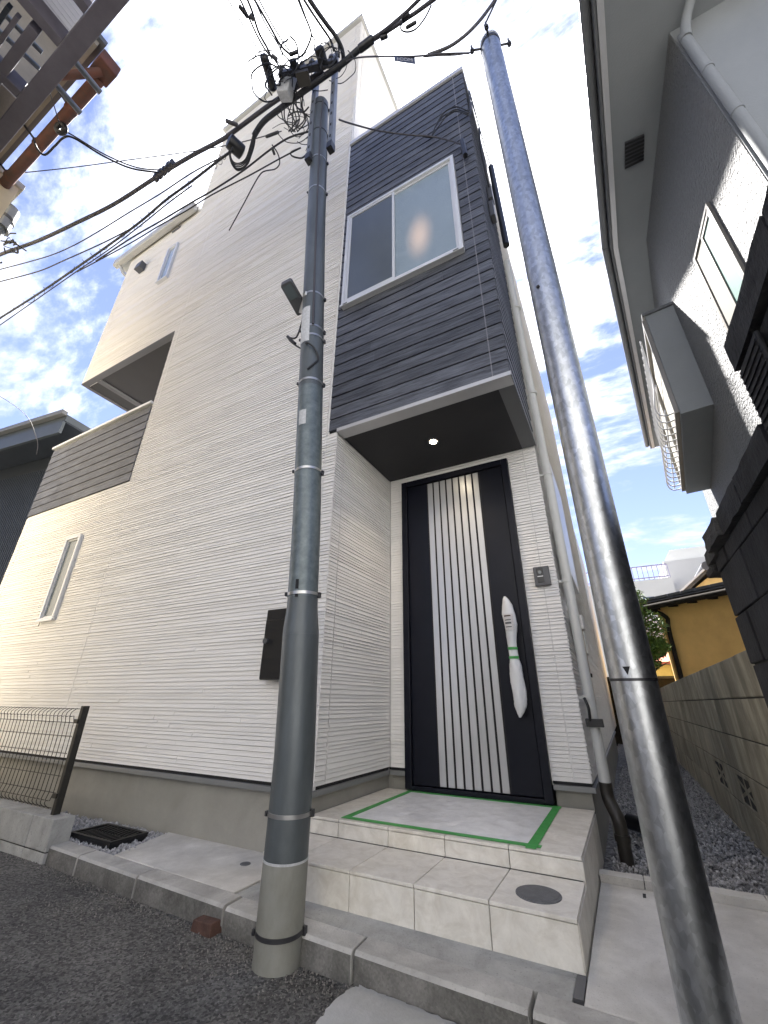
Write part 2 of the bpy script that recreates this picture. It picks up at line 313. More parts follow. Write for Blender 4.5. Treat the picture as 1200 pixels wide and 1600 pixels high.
# pale slab between curb and house; cut to its slanting left edge
def cb(x): return curb_y(x)+0.104
slab = MB()
slab.prism([(-2.53, cb(-2.53), -0.05), (-1.625, cb(-1.625), -0.05), (-1.625, 2.16, -0.05), (-2.65, 2.16, -0.05)], (0, 0, 0.137)).build('concrete_pavement', m_conc, kind='structure', bevel=0.004)
MB().prism([(-1.615, cb(-1.615), -0.05), (-0.285, cb(-0.285), -0.05), (-0.285, 1.95, -0.05), (-1.615, 1.95, -0.05)], (0, 0, 0.134)).build('concrete_strip', m_conc2, kind='structure', bevel=0.003)
MB().prism([(-0.255, cb(-0.255), -0.05), (1.4, cb(1.4), -0.05), (1.4, 2.60, -0.05), (-0.255, 2.60, -0.05)], (0, 0, 0.137)).build('driveway_slab', m_conc, kind='structure', bevel=0.004)
MB().box(-0.283, -0.257, 1.66, 1.785, 0.0, 0.088).build('joint_strip', m_dgrey, label='narrow grey metal joint strip set in concrete before the tiled steps', cat='joint strip')
q_ = at(1007, 1400, 2, 0.087); MB().box(q_.x-.006, q_.x+.006, q_.y-.022, q_.y+.022, 0.084, 0.0885).build('drain_slot', m_black_gap, label='tiny black drain slot in the concrete right of the steps', cat='drain slot')
# gravel beds
MB().quad((-7.4, 1.70, 0.055), (-2.45, 1.70, 0.055), (-2.45, 2.15, 0.055), (-7.4, 2.15, 0.055)).build('gravel_bed', m_soil, kind='structure', fixn=False)
MB().quad((-0.30, 2.59, 0.045), (0.56, 2.59, 0.045), (0.56, 11.2, 0.045), (-0.30, 11.2, 0.045)).build('alley_ground', m_soil, kind='structure', fixn=False)
def rocks(name, spots, material, smin, smax, label, cat, seed):
    rnd = random.Random(seed); mb = MB()
    base = [(1, 0, 0), (-1, 0, 0), (0, 1, 0), (0, -1, 0), (0, 0, 1), (0, 0, -1)]
    fs = [(0, 2, 4), (2, 1, 4), (1, 3, 4), (3, 0, 4), (2, 0, 5), (1, 2, 5), (3, 1, 5), (0, 3, 5)]
    for (x, y, z) in spots:
        s = rnd.uniform(smin, smax); e = Euler((rnd.uniform(0, 6), rnd.uniform(0, 6), rnd.uniform(0, 6))).to_matrix()
        k = [rnd.uniform(0.6, 1.2) for _ in range(6)]; sq = Vector((1, rnd.uniform(0.6, 1), rnd.uniform(0.45, 0.9)))
        mb.add([Vector((x, y, z))+e @ Vector((p[0]*sq.x, p[1]*sq.y, p[2]*sq.z))*s*q for p, q in zip(base, k)], fs)
    return mb.build(name, material, label=label, cat=cat, kind='stuff', fixn=False)
rg = random.Random(11)
sp = []
for _ in range(3400):
    x = rg.uniform(-3.35, -2.5); y = rg.uniform(1.74, 2.13)
    if -3.09 < x < -2.67 and 1.80 < y < 2.03: continue
    if x > -2.65+(2.16-y)*0.28 + 0.03: continue
    sp.append((x, y, 0.06+rg.uniform(0, 0.022)))
for _ in range(5000): sp.append((rg.uniform(-6.5, -3.1), rg.uniform(1.76, 2.13), 0.06+rg.uniform(0, 0.02)))
rocks('gravel', sp, m_gravelm, 0.008, 0.016, 'blue grey crushed gravel along the white house foundation', 'gravel', 1)
sp = [(rg.uniform(-0.22, 0.53), 2.66+rg.random()**1.6*4.5, 0.05+rg.uniform(0, 0.02)) for _ in range(6500)]
rocks('gravel', sp, m_gravelm, 0.008, 0.017, 'blue grey crushed gravel in the narrow side passage', 'gravel', 2)
sp = []
for _ in range(1900):
    x = rg.uniform(-3.4, 0.2); sp.append((x, curb_y(x)-0.004-abs(rg.gauss(0, 0.035)), rg.uniform(0.0, 0.006)))
for _ in range(900):
    sp.append((rg.uniform(-4, 0.3), rg.uniform(0.7, 1.62), rg.uniform(-0.001, 0.004)))
for cx, cy, n in ((-1.25, 1.5, 200), (-0.85, 1.47, 160), (-2.3, 1.45, 200), (-1.5, 1.42, 160)):
    for _ in range(n): sp.append((rg.gauss(cx, 0.13), rg.gauss(cy, 0.05), rg.uniform(0, 0.005)))
sp = [p for p in sp if (p[0]+1.24)**2+(p[1]-1.555)**2 > 0.088**2 and p[1] < curb_y(p[0])-0.002]
rocks('loose_grit', sp, m_debris, 0.0015, 0.0055, 'scattered pale grit and chips on the dark asphalt', 'grit', 3)

# broken concrete patch in the road
pts = [at(x, y, 2, 0.012) for x, y in ((470, 1640), (497, 1598), (515, 1570), (545, 1545), (575, 1528), (605, 1519), (640, 1524), (680, 1535), (720, 1562), (755, 1590), (775, 1640), (640, 1720))]
pts = [V(p.x, min(p.y, curb_y(p.x)-0.004), 0.0) for p in pts]
rp_ = random.Random(4); fine = []
for i, p in enumerate(pts):
    q = pts[(i+1) % len(pts)]
    for k in range(6):
        t = k/6; w = p.lerp(q, t); fine.append(V(w.x+rp_.uniform(-.006, .006), min(w.y+rp_.uniform(-.006, .006), curb_y(w.x)-0.003), -0.02))
MB().prism(fine, (0, 0, 0.034)).build('road_patch', mat('patch_concrete', (0.45, 0.45, 0.435), 0.9, var=0.15, vs=5, bump=0.3, bs=120, dirt=0.4, dirtcol=(0.2, 0.2, 0.18), ds=4), bevel=0.006, kind='structure')
# half brick by the curb
MB().hexa([(-1.69, 1.555, 0.0), (-1.575, 1.55, 0.0), (-1.57, 1.61, 0.0), (-1.685, 1.615, 0.0)], [(-1.686, 1.56, 0.036), (-1.58, 1.556, 0.041), (-1.575, 1.604, 0.043), (-1.68, 1.61, 0.038)]).build('brick', m_brick, bevel=0.004, label='broken dark brown brick lying against the curb', cat='brick')
# small drain cap in slab
MB().tube([(-1.83, 1.975, 0.08), (-1.83, 1.975, 0.0905)], 0.026, 20).build('drain_plug', m_manhole, label='small oval metal cap set in the pale slab by the pole', cat='drain cap', bevel=0.002)
# square black cover in gravel
co = thing('drain_cover', (-2.88, 1.92, 0.06), 'black square ribbed drain cover bedded in gravel', 'drain cover')
x0, x1, y0, y1 = -3.085, -2.675, 1.80, 2.03
mb = MB(); mb.box(x0, x1, y0, y1, 0.055, 0.098).build('lid', m_blackplast, co, bevel=0.004)
fr = MB(); fr.box(x0, x1, y0, y0+0.02, 0.098, 0.108); fr.box(x0, x1, y1-0.02, y1, 0.098, 0.108); fr.box(x0, x0+0.02, y0+0.021, y1-0.021, 0.098, 0.108); fr.box(x1-0.02, x1, y0+0.021, y1-0.021, 0.098, 0.108)
fr.build('rim', m_blackplast, co)
for i in range(11):
    xx = x0+0.04+i*0.033
    for s in (0, 1):
        ya, yb = (y0+0.026, (y0+y1)/2-0.004) if s == 0 else ((y0+y1)/2+0.004, y1-0.026)
        k = 0.025 if s == 0 else -0.025
        if xx+max(k, 0) > x1-0.03 or xx+min(k, 0) < x0+0.025: continue
        MB().prism([(xx, ya, 0.098), (xx+0.012, ya, 0.098), (xx+k+0.012, yb, 0.098), (xx+k, yb, 0.098)], (0, 0, 0.007)).build('rib', m_blackplast, co)

# ------------------------------------------------------------------ white house
YF, YD, XR, XL = 2.116, 3.0, -0.245, -6.36
house = thing('white_house', (-3.3, 4.5, 0), 'tall new white ribbed house with charcoal plank bay and black front door', 'house')
def siding(name, org, u, nrm, L, z0, z1, holes=(), joints=(), seed=0, parent=house, pmin=0.22, pmax=1.1):
    """rows of thin stone-like strips, each a raised facet; org at u=0,z=0"""
    rnd = random.Random(seed); mb = MB(); org, u, nrm = Vector(org), Vector(u), Vector(nrm)
    P = lambda a, z, d: org+u*a+Vector((0, 0, z))+nrm*d
    pat = [rnd.choice((0.019, 0.022, 0.025, 0.029)) for _ in range(17)]
    z = z0; ri = 0
    while z < z1-0.006:
        h = min(pat[ri % 17], z1-z); ri += 1
        a = -rnd.uniform(0, 0.3)
        while a < L:
            b = a+rnd.uniform(pmin, pmax); d = rnd.choice((0.0052, 0.0062, 0.0072, 0.0086))
            segs = [(max(a, 0), min(b, L))]
            for (h0, h1, k0, k1) in holes:
                if z+h > k0+0.002 and z < k1-0.002:
                    ns = []
                    for (s, e) in segs:
                        if e <= h0 or s >= h1: ns.append((s, e))
                        else:
                            if s < h0: ns.append((s, h0))
                            if e > h1: ns.append((h1, e))
                    segs = ns
            for jx in joints:
                ns = []
                for (s, e) in segs:
                    if s < jx-0.004 and e > jx+0.004: ns += [(s, jx-0.004), (jx+0.004, e)]
                    else: ns.append((s, e))
                segs = ns
            for (s, e) in segs:
                if e-s < 0.012: continue
                g = 0.0018; t = z+h
                vs = [P(s, z+g, 0), P(e, z+g, 0), P(e, z+g, d), P(s, z+g, d), P(e, t-0.001, d*0.32), P(s, t-0.001, d*0.32), P(e, t, 0), P(s, t, 0)]
                mb.add(vs, [(0, 1, 2, 3), (3, 2, 4, 5), (5, 4, 6, 7), (0, 3, 5, 7), (1, 6, 4, 2)])
            a = b
        z += h
    return mb.build(name, m_white, parent, kind='stuff', fixn=False)
Z0 = 0.412                                   # bottom of the siding
ZB, ZT = 2.703, 6.885                        # bay underside and top
XP, XB = -1.545, -1.622                      # porch corner, bay left edge
ZE, ZR = 8.10, 10.52                         # third-floor eave, tower top
XO, ZO1, ZO2 = -4.225, 3.985, 5.165          # balcony opening: right edge, bottom, top
XT0, XT1 = -4.55, -1.60                      # tower
yc = YF+0.008
# front wall core with strips on it
w = MB()
w.box(XL, XP-0.01, yc, 9, Z0-0.02, 2.955)
w.box(XO, XB+0.02, yc, 9, 2.9552, ZE)
w.box(XL, XO-0.0005, yc, 9, ZO2+0.004, ZE)
w.box(XL+0.4, XO-0.0005, 3.6, 9, 2.9552, ZO2+0.0035)
w.box(XL, XO-0.0005, yc+0.02, 2.25, 2.9552, ZO1)
w.box(XL, XL+0.12, 2.2505, 4.6, 2.9552, ZO1)
w.box(XP+0.001, XR-0.013, 9.001, 12, ZB+0.02, 4.2)  # rear block added to shade the far end of the passage
w.box(XB+0.021, XR-0.012, yc+0.01, 9, ZB+0.02, ZT-0.05)
w.box(XP, XR-0.012, YD+0.008, 12, Z0-0.02, ZB+0.0195)
w.box(XT0, XT1-0.008, yc, 3.36, ZE+0.0005, ZR)
w.build('wall', m_white_core, house)
fx = lambda x: x-XL
siding('front_siding', (XL, YF+0.006, 0), (1, 0, 0), (0, -1, 0), fx(XP), Z0, ZE, holes=[(-1, fx(XO), 2.955, ZO2), (fx(XB), 99, ZB-0.002, 99),
       (fx(-5.10), fx(-4.785), 1.52, 2.46), (fx(-5.12), fx(-4.86), 6.60, 7.45)], joints=(fx(-1.645), fx(-4.14), fx(-6.24)), seed=1)
siding('tower_siding', (XT0, YF+0.006, 0), (1, 0, 0), (0, -1, 0), XT1-XT0, ZE, ZR-0.04, joints=(2.85,), seed=2)
siding('tower_side_siding', (XT1-0.006, YF+0.008, 0), (0, 1, 0), (1, 0, 0), 1.235, ZT-0.3, ZR-0.04, joints=(0.08,), seed=3)
siding('porch_side_siding', (XP-0.006, YF, 0), (0, 1, 0), (1, 0, 0), YD-YF-0.002, Z0, ZB-0.02, joints=(0.105,), seed=4)
siding('porch_back_siding', (XP+0.01, YD+0.006, 0), (1, 0, 0), (0, -1, 0), XR-XP-0.018, Z0, ZB-0.002, holes=[(-1.417-XP-0.01, -0.468-XP-0.01, 0, 2.635)], joints=(-0.355-XP,), seed=5)
siding('passage_siding', (XR-0.008, YD+0.008, 0), (0, 1, 0), (1, 0, 0), 5.5, Z0, ZT-0.05, joints=(0.105, 3.2), seed=6, pmax=0.6)
# flashing, gap and foundation
f = MB()
f.box(XL+0.02, XP-0.028, YF+0.03, 9, -0.05, 0.372); f.box(XP-0.0285, XP+0.01, YD+0.031, 9, 0.1, 0.372); f.box(XP-0.2, XP-0.0275, YF+0.031, YD+0.03, 0.0, 0.3715)
f.box(XP+0.0105, -1.428, YD+0.032, YD+0.4, 0.1, 0.372); f.box(-0.46, XR-0.02, YD+0.032, YD+0.4, 0.02, 0.372); f.box(XR-0.3, XR-0.0205, YD+0.4005, 9, 0.0, 0.371)
f.build('foundation', m_found, house)
g = MB(); g.box(XL, XP-0.02, YF+0.004, YF+0.03, 0.396, Z0); g.box(XP-0.026, XP-0.008, YF+0.03, YD, 0.396, Z0); g.box(XP-0.008, -1.42, YD+0.004, YD+0.03, 0.396, Z0); g.box(-0.465, XR-0.012, YD+0.004, YD+0.03, 0.396, Z0); g.box(XR-0.03, XR-0.012, YD+0.03, 9, 0.396, Z0)
g.build('drip_gap', m_black_gap, house)
for nm, a in (('base_flashing', (XL, XP+0.008, YF-0.016, YF+0.03, 0.368, 0.3955)), ('base_flashing', (XP-0.03, XP+0.008, YF+0.0305, YD-0.017, 0.368, 0.3955)),
              ('base_flashing', (XP+0.0085, -1.42, YD-0.016, YD+0.03, 0.368, 0.3955)), ('base_flashing', (-0.464, XR+0.008, YD-0.016, YD+0.03, 0.368, 0.3955)), ('base_flashing', (XR-0.03, XR+0.008, YD+0.0305, 9, 0.368, 0.3955))):
    MB().box(*a).build(nm, m_trim_dark if False else mat('flashing_grey', (0.22, 0.225, 0.225), 0.45, metal=0.2, var=0.06), house, bevel=0.003)
# roofs, eave gutter, parapet cappings
MB().box(XT0-0.04, XT1+0.035, YF-0.05, 3.42, ZR-0.036, ZR+0.05).build('tower_roof_trim', m_cream, house, bevel=0.006)
MB().box(-6.72, XT0-0.045, YF-0.125, YF-0.03, ZE-0.11, ZE+0.05).build('eave_gutter', m_cream, house, bevel=0.02)
MB().box(-6.70, XT0-0.045, YF-0.029, YF+0.3, ZE-0.03, ZE+0.06).build('eave_fascia', m_cream, house)
MB().box(-6.70, XT0-0.045, YF+0.3005, 5, ZE+0.0008, ZE+0.08).build('roof', m_eave, house)
MB().tube([(-6.6, YF-0.05, ZE-0.1), (-6.5, YF-0.0, ZE-0.3), (-6.42, YF+0.15, ZE-0.42)], 0.03, 10).build('eave_downpipe', m_cream, house, smooth=True)
MB().box(-5.2, -5.0, YF-0.02, YF-0.005, ZE-0.165, ZE-0.13).build('eave_vent_strip', m_trim_dark, house)
MB().box(XB-0.004, XR+0.012, YF-0.022, YD+0.1, ZT-0.045, ZT+0.018).build('bay_capping', m_trim, house, bevel=0.003)
# ---- bay cladding
bay = MB().box(XB+0.004, XR-0.006, YF+0.003, YD-0.001, ZB+0.002, ZB+0.0185).build('bay', m_black_gap, house)
g = MB(); g.box(XB+0.004, XR-0.008, YF+0.004, YF+0.0175, ZB+0.021, ZT-0.046); g.box(XR-0.0185, XR-0.006, YF+0.018, YD+0.0, ZB+0.021, ZT-0.046); g.build('bay_backing', m_black_gap, house)
WX0, WX1, WZ0, WZ1 = -1.565, -0.432, 4.020, 5.355
z = ZB+0.012; rb = random.Random(5); row = 0
while z < ZT-0.05:
    h = min(0.1105, ZT-0.046-z); zz0, zz1 = z+0.0035, z+h-0.0035
    js = sorted([XB+0.004, XR-0.002]+([rb.uniform(XB+0.15, -0.5)] if rb.random() < 0.55 else []))
    spans = [(a, b) for a, b in zip(js[:-1], js[1:])]
    if zz1 > WZ0-0.03 and zz0 < WZ1+0.03:
        if zz0 > WZ0-0.03 and zz1 < WZ1+0.03: spans = [(XB+0.004, WX0-0.002), (WX1+0.002, XR-0.002)]
    for a, b in spans:
        d0, d1 = YF-0.009+rb.uniform(-0.0008, 0.0008), YF-0.004
        MB().hexa([(a+0.001, d0, zz0), (b-0.001, d0, zz0), (b-0.001, YF+0.006, zz0), (a+0.001, YF+0.006, zz0)], [(a+0.001, d1, zz1), (b-0.001, d1, zz1), (b-0.001, YF+0.006, zz1), (a+0.001, YF+0.006, zz1)]).build('plank', m_plank, bay)
    MB().hexa([(XR-0.005, YF+0.0, zz0), (XR+0.006, YF+0.0, zz0), (XR+0.006, YD-0.002, zz0), (XR-0.005, YD-0.002, zz0)], [(XR-0.005, YF+0.0, zz1), (XR+0.002, YF+0.0, zz1), (XR+0.002, YD-0.002, zz1), (XR-0.005, YD-0.002, zz1)]).build('plank', m_plank_side, bay)
    z += h
MB().box(-0.352, -0.345, YF-0.0105, YF-0.0092, ZB+0.02, ZT-0.05).build('joint_sealant', m_sealant, bay)
MB().box(XB-0.012, XB+0.002, YF-0.008, YF+0.01, ZB+0.0, ZT-0.05).build('edge_trim', m_white_core, bay)
# bay underside: trim, soffit, downlight
t = MB(); t.box(XP+0.004, XR+0.010, YF-0.014, YF-0.0101, ZB-0.014, ZB+0.016); t.box(XP+0.004, XR+0.0062, YF-0.010, YF+0.09, ZB-0.0135, ZB+0.0015)
t.build('soffit_edge_trim', m_trim, bay)
t = MB(); t.box(XR-0.095, XR+0.006, YF+0.0905, YD-0.012, ZB-0.013, ZB+0.0014); t.box(XR+0.0065, XR+0.010, YF-0.01, YD, ZB-0.014, ZB+0.016)
t.build('soffit_side_trim', mat('soffit_border', (0.11, 0.115, 0.12), 0.5, var=0.06), bay)
MB().box(XP+0.003, XR-0.0955, YF+0.0905, YD-0.002, ZB-0.008, ZB+0.001).build('porch_ceiling', m_soffit, house)
dl = MB().tube([(-0.94, 2.565, ZB-0.014), (-0.94, 2.565, ZB-0.0085)], 0.044, 24).build('downlight', m_dgrey, house, smooth=True)
MB().tube([(-0.94, 2.565, ZB-0.0165), (-0.94, 2.565, ZB-0.0145)], 0.026, 20).build('lamp_lens', m_led, dl)
pl_ = bpy.data.lights.new('downlight_lamp', 'SPOT'); pl_.energy = 3.0; pl_.color = (1, 0.80, 0.55); pl_.spot_size = R(110); pl_.spot_blend = 0.8; pl_.shadow_soft_size = 0.03
lo = bpy.data.objects.new('downlight_lamp', pl_); COL.objects.link(lo); lo.location = (-0.94, 2.565, ZB-0.03); lo.parent = house; lo.location = Vector((-0.94, 2.565, ZB-0.03))-Vector(house.location)
# ---- windows
def sliding_window():
    wn_ = MB(); y0, y1 = YF-0.045, YF+0.01; t = 0.032
    wn_.box(WX0, WX1, y0, y1, WZ0, WZ0+0.045); wn_.box(WX0, WX1, y0, y1, WZ1-t, WZ1); wn_.box(WX0, WX0+t, y0+0.001, y1, WZ0+0.0455, WZ1-t-0.0005); wn_.box(WX1-t, WX1, y0+0.001, y1, WZ0+0.0455, WZ1-t-0.0005)
    W = wn_.build('window', m_alu, house, bevel=0.003)
    tag(W, label='silver sliding window, screened left sash, frosted right sash')
    MB().box(WX0-0.006, WX1+0.006, y0-0.012, y0-0.0005, WZ0-0.008, WZ0+0.012).build('sill', m_alu, W, bevel=0.002)
    xm = WX0+0.515
    for nm, a, b, dy, mg in (('sash', WX0+t+0.001, xm+0.02, -0.018, m_dglass), ('sash', xm-0.01, WX1-t-0.001, -0.002, m_frost)):
        s = MB(); ya, yb = YF-0.022+dy, YF-0.004+dy; zb, zt = WZ0+0.047, WZ1-t-0.002; q = 0.024
        s.box(a, b, ya, yb, zb, zb+q+0.008); s.box(a, b, ya, yb, zt-q, zt); s.box(a, a+q, ya+0.0005, yb, zb+q+0.0085, zt-q-0.0005); s.box(b-q, b, ya+0.0005, yb, zb+q+0.0085, zt-q-0.0005)
        s.build(nm, m_alu, W, bevel=0.002)
        MB().box(a+q, b-q, ya+0.008, ya+0.012, zb+q+0.008, zt-q).build('pane', mg, W)
    for cx in (WX0+0.03, WX1-0.08): MB().box(cx, cx+0.045, y0-0.0145, y0-0.0122, WZ0-0.004, WZ0+0.008).build('drain_slot', m_dgrey, W)
sliding_window()
# glow of an indoor lamp, put into the frosted pane's own emission
t_ = m_frost.node_tree; gq = t_.nodes.new('ShaderNodeNewGeometry'); vs_ = t_.nodes.new('ShaderNodeVectorMath'); vs_.operation = 'SUBTRACT'; vs_.inputs[1].default_value = (-0.80, YF, 4.50)
mp_ = t_.nodes.new('ShaderNodeVectorMath'); mp_.operation = 'MULTIPLY'; mp_.inputs[1].default_value = (6.5, 0, 2.6); ln_ = t_.nodes.new('ShaderNodeVectorMath'); ln_.operation = 'LENGTH'
mr_ = t_.nodes.new('ShaderNodeMapRange'); mr_.interpolation_type = 'SMOOTHSTEP'; mr_.inputs['From Min'].default_value = 1.0; mr_.inputs['From Max'].default_value = 0.0; mr_.inputs['To Max'].default_value = 0.055
t_.links.new(gq.outputs['Position'], vs_.inputs[0]); t_.links.new(vs_.outputs[0], mp_.inputs[0]); t_.links.new(mp_.outputs[0], ln_.inputs[0]); t_.links.new(ln_.outputs['Value'], mr_.inputs['Value'])
pb_ = t_.nodes['Principled BSDF']; t_.links.new(mr_.outputs[0], pb_.inputs['Emission Strength']); pb_.inputs['Emission Color'].default_value = (1, 0.62, 0.36, 1)
def slit_window(x0, x1, z0, z1, mg, seed):
    y0 = YF-0.03; t = 0.03; s = MB()
    s.box(x0, x1, y0, YF+0.012, z0, z0+t); s.box(x0, x1, y0, YF+0.012, z1-t, z1); s.box(x0, x0+t, y0+0.001, YF+0.012, z0+t+0.0005, z1-t-0.0005); s.box(x1-t, x1, y0+0.001, YF+0.012, z0+t+0.0005, z1-t-0.0005)
    W = s.build('window', m_alu, house, bevel=0.003)
    s = MB(); q = 0.016; a, b, c, d = x0+t+0.001, x1-t-0.001, z0+t+0.001, z1-t-0.001
    s.box(a, b, YF-0.012, YF+0.006, c, c+q); s.box(a, b, YF-0.012, YF+0.006, d-q, d); s.box(a, a+q, YF-0.0115, YF+0.006, c+q, d-q); s.box(b-q, b, YF-0.0115, YF+0.006, c+q, d-q); s.build('sash', m_alu, W)
    MB().box(a+q, b-q, YF-0.002, YF+0.002, c+q, d-q).build('pane', mg, W)
    MB().box(x0-0.006, x1+0.006, y0-0.01, y0-0.0005, z0-0.006, z0+0.012).build('sill', m_alu, W)
slit_window(-5.085, -4.80, 1.535, 2.44, m_screen_glass, 1)
slit_window(-5.11, -4.87, 6.61, 7.44, m_skyglass, 2)
# vent hood
v = MB(); p = (-5.78, 7.44); v.prism([(p[0]-0.07, YF-0.002, p[1]-0.10), (p[0]-0.07, YF-0.10, p[1]-0.10), (p[0]-0.07, YF-0.085, p[1]+0.06), (p[0]-0.07, YF-0.002, p[1]+0.06)], (0.14, 0, 0)); v.build('vent_hood', m_dgrey, house, bevel=0.004)
# ---- balcony: dark plank front, capping, soffit
bal = MB().box(XL+0.004, XO-0.004, YF+0.005, YF+0.027, 2.958, ZO1-0.02).build('balcony_front', m_black_gap, house)
z = 2.957; rb = random.Random(9)
while z < ZO1-0.025:
    h = min(0.112, ZO1-0.02-z); zz0, zz1 = z+0.0035, z+h-0.003
    c = sorted([XL+0.002, XO-0.002, rb.uniform(XL+0.3, XO-0.3)])
    for a, b in zip(c[:-1], c[1:]):
        MB().hexa([(a+0.001, YF-0.009, zz0), (b-0.001, YF-0.009, zz0), (b-0.001, YF+0.006, zz0), (a+0.001, YF+0.006, zz0)], [(a+0.001, YF-0.004, zz1), (b-0.001, YF-0.004, zz1), (b-0.001, YF+0.006, zz1), (a+0.001, YF+0.006, zz1)]).build('plank', m_plank, bal)
    z += h
MB().box(XL-0.02, XO-0.002, YF-0.03, 2.28, ZO1+0.0005, ZO1+0.035).build('balcony_capping', m_alu, house, bevel=0.004)
MB().box(XL-0.02, XL+0.14, 2.2805, 4.6, ZO1+0.0005, ZO1+0.035).build('balcony_capping', m_alu, house, bevel=0.004)
s = MB(); s.box(XL+0.42, XO-0.01, YF+0.075, 4.5, ZO2-0.006, ZO2+0.003); s.box(XL+0.07, XL+0.27, YF+0.09, 4.5, ZO2-0.004, ZO2+0.003); s.build('balcony_soffit', m_soffit2, house)
t = MB(); t.box(XL+0.005, XO-0.004, YF-0.004, YF+0.074, ZO2-0.012, ZO2+0.0032); t.box(XL+0.28, XL+0.335, YF+0.076, 4.5, ZO2-0.012, ZO2+0.0031); t.box(XL+0.365, XL+0.42, YF+0.076, 4.5, ZO2-0.03, ZO2+0.0031); t.box(XL+0.003, XL+0.065, YF+0.0745, 4.5, ZO2-0.014, ZO2+0.0031)
t.build('balcony_soffit_trim', mat('balcony_trim', (0.10, 0.10, 0.11), 0.5, var=0.06), house)
# ---- entrance door
DX0, DX1, DZ0, DZ1 = -1.416, -0.470, 0.297, 2.632
d = MB(); d.box(DX0, DX0+0.05, YD-0.03, YD+0.05, DZ0, DZ1); d.box(DX1-0.05, DX1, YD-0.03, YD+0.05, DZ0, DZ1); d.box(DX0+0.0505, DX1-0.0505, YD-0.029, YD+0.05, DZ1-0.05, DZ1); d.box(DX0+0.0505, DX1-0.0505, YD-0.029, YD+0.05, DZ0-0.004, DZ0+0.022)
door = d.build('entrance_door', m_door, house, bevel=0.003)
MB().box(DX0+0.054, DX1-0.054, YD-0.006, YD+0.035, DZ0+0.025, DZ1-0.054).build('door_leaf', m_door, door, bevel=0.003)
a0, a1 = at(668, 756, 1, YD-0.01).x, at(746, 736, 1, YD-0.01).x
pit = (a1-a0+0.014)/8
MB().box(a0-0.012, a1+0.012, YD-0.0075, YD-0.0062, DZ0+0.03, DZ1-0.058).build('slat_recess', m_black_gap, door)
for i in range(8):
    x = a0+i*pit
    MB().box(x, x+pit-0.0145, YD-0.014, YD-0.0076, DZ0+0.03, DZ1-0.062).build('slat', m_slat, door, bevel=0.0015)
MB().box(DX1-0.115, DX1-0.095, YD-0.009, YD-0.0062, 1.05, 1.45).build('lock_plate', m_black_gap, door)
# handle wrapped in white bubble film
prof = [(1.505, .006, -.012), (1.485, .020, -.008), (1.44, .036, .0), (1.38, .044, .004), (1.31, .042, .006), (1.25, .035, .004), (1.20, .030, .004), (1.15, .029, .003), (1.10, .029, .003), (1.085, .030, .003), (1.06, .037, .006), (1.0, .042, .008), (0.93, .043, .010), (0.86, .042, .010), (0.81, .038, .010), (0.775, .024, .006), (0.745, .006, -.002)]
hx, hy = -0.592, YD-0.075
mb = MB(); rh = random.Random(2); n = 18; rows = []
for i in range(len(prof)-1):
    for k in range(4):
        t_ = k/4; rows.append(tuple(prof[i][q]*(1-t_)+prof[i+1][q]*t_ for q in range(3)))
rows.append(prof[-1])
for (zz_, r_, ox) in rows:
    for k in range(n):
        a = 2*math.pi*k/n; q = 1+0.07*math.sin(3*a+zz_*30)+rh.uniform(-.035, .035); mb.v.append((hx+ox+math.cos(a)*r_*q, hy+math.sin(a)*r_*q*0.85, zz_))
for i in range(len(rows)-1):
    for k in range(n): mb.f.append((i*n+k, i*n+(k+1) % n, (i+1)*n+(k+1) % n, (i+1)*n+k))
mb.f.append(tuple(range(n))); mb.f.append(tuple((len(rows)-1)*n+k for k in reversed(range(n))))
H = mb.build('wrapped_handle', m_wrap, door, smooth=True); tag(H, label='door handle wrapped in white bubble film with green tape')
for zz_ in (1.155, 1.098): MB().tube([(hx+.003, hy, zz_-0.008), (hx+.003, hy, zz_+0.008)], 0.0318, 18).build('tape_band', m_tape, H)
mb = MB()
for k in range(7):
    a = R(-125+k*12); mb.v += [(hx+.005+math.cos(a)*.0475, hy+math.sin(a)*.0455, 1.27), (hx+.005+math.cos(a)*.053, hy+math.sin(a)*.050, 1.375)]
for k in range(6): mb.f.append((2*k, 2*k+2, 2*k+3, 2*k+1))
st = mb.build('paper_label', m_sticker, H, fixn=False)
for (z_, w_, mm) in ((1.362, .004, m_brick), (1.335, .003, m_dgrey), (1.315, .006, m_dgrey), (1.29, .003, m_dgrey)):
    lm = MB()
    for k in range(5):
        a = R(-118+k*12); r0 = .0475+(z_-1.27)/.105*.0055+.0006; lm.v += [(hx+.005+math.cos(a)*r0, hy+math.sin(a)*(r0-.002), z_-w_), (hx+.005+math.cos(a)*r0, hy+math.sin(a)*(r0-.002), z_+w_)]
    for k in range(4): lm.f.append((2*k, 2*k+2, 2*k+3, 2*k+1))
    lm.build('printed_line', mm, H, fixn=False)
for zz_ in (0.95, 1.24): MB().box(hx-0.012, hx+0.012, hy+0.02, YD-0.005, zz_-0.02, zz_+0.02).build('handle_post', m_door, door)
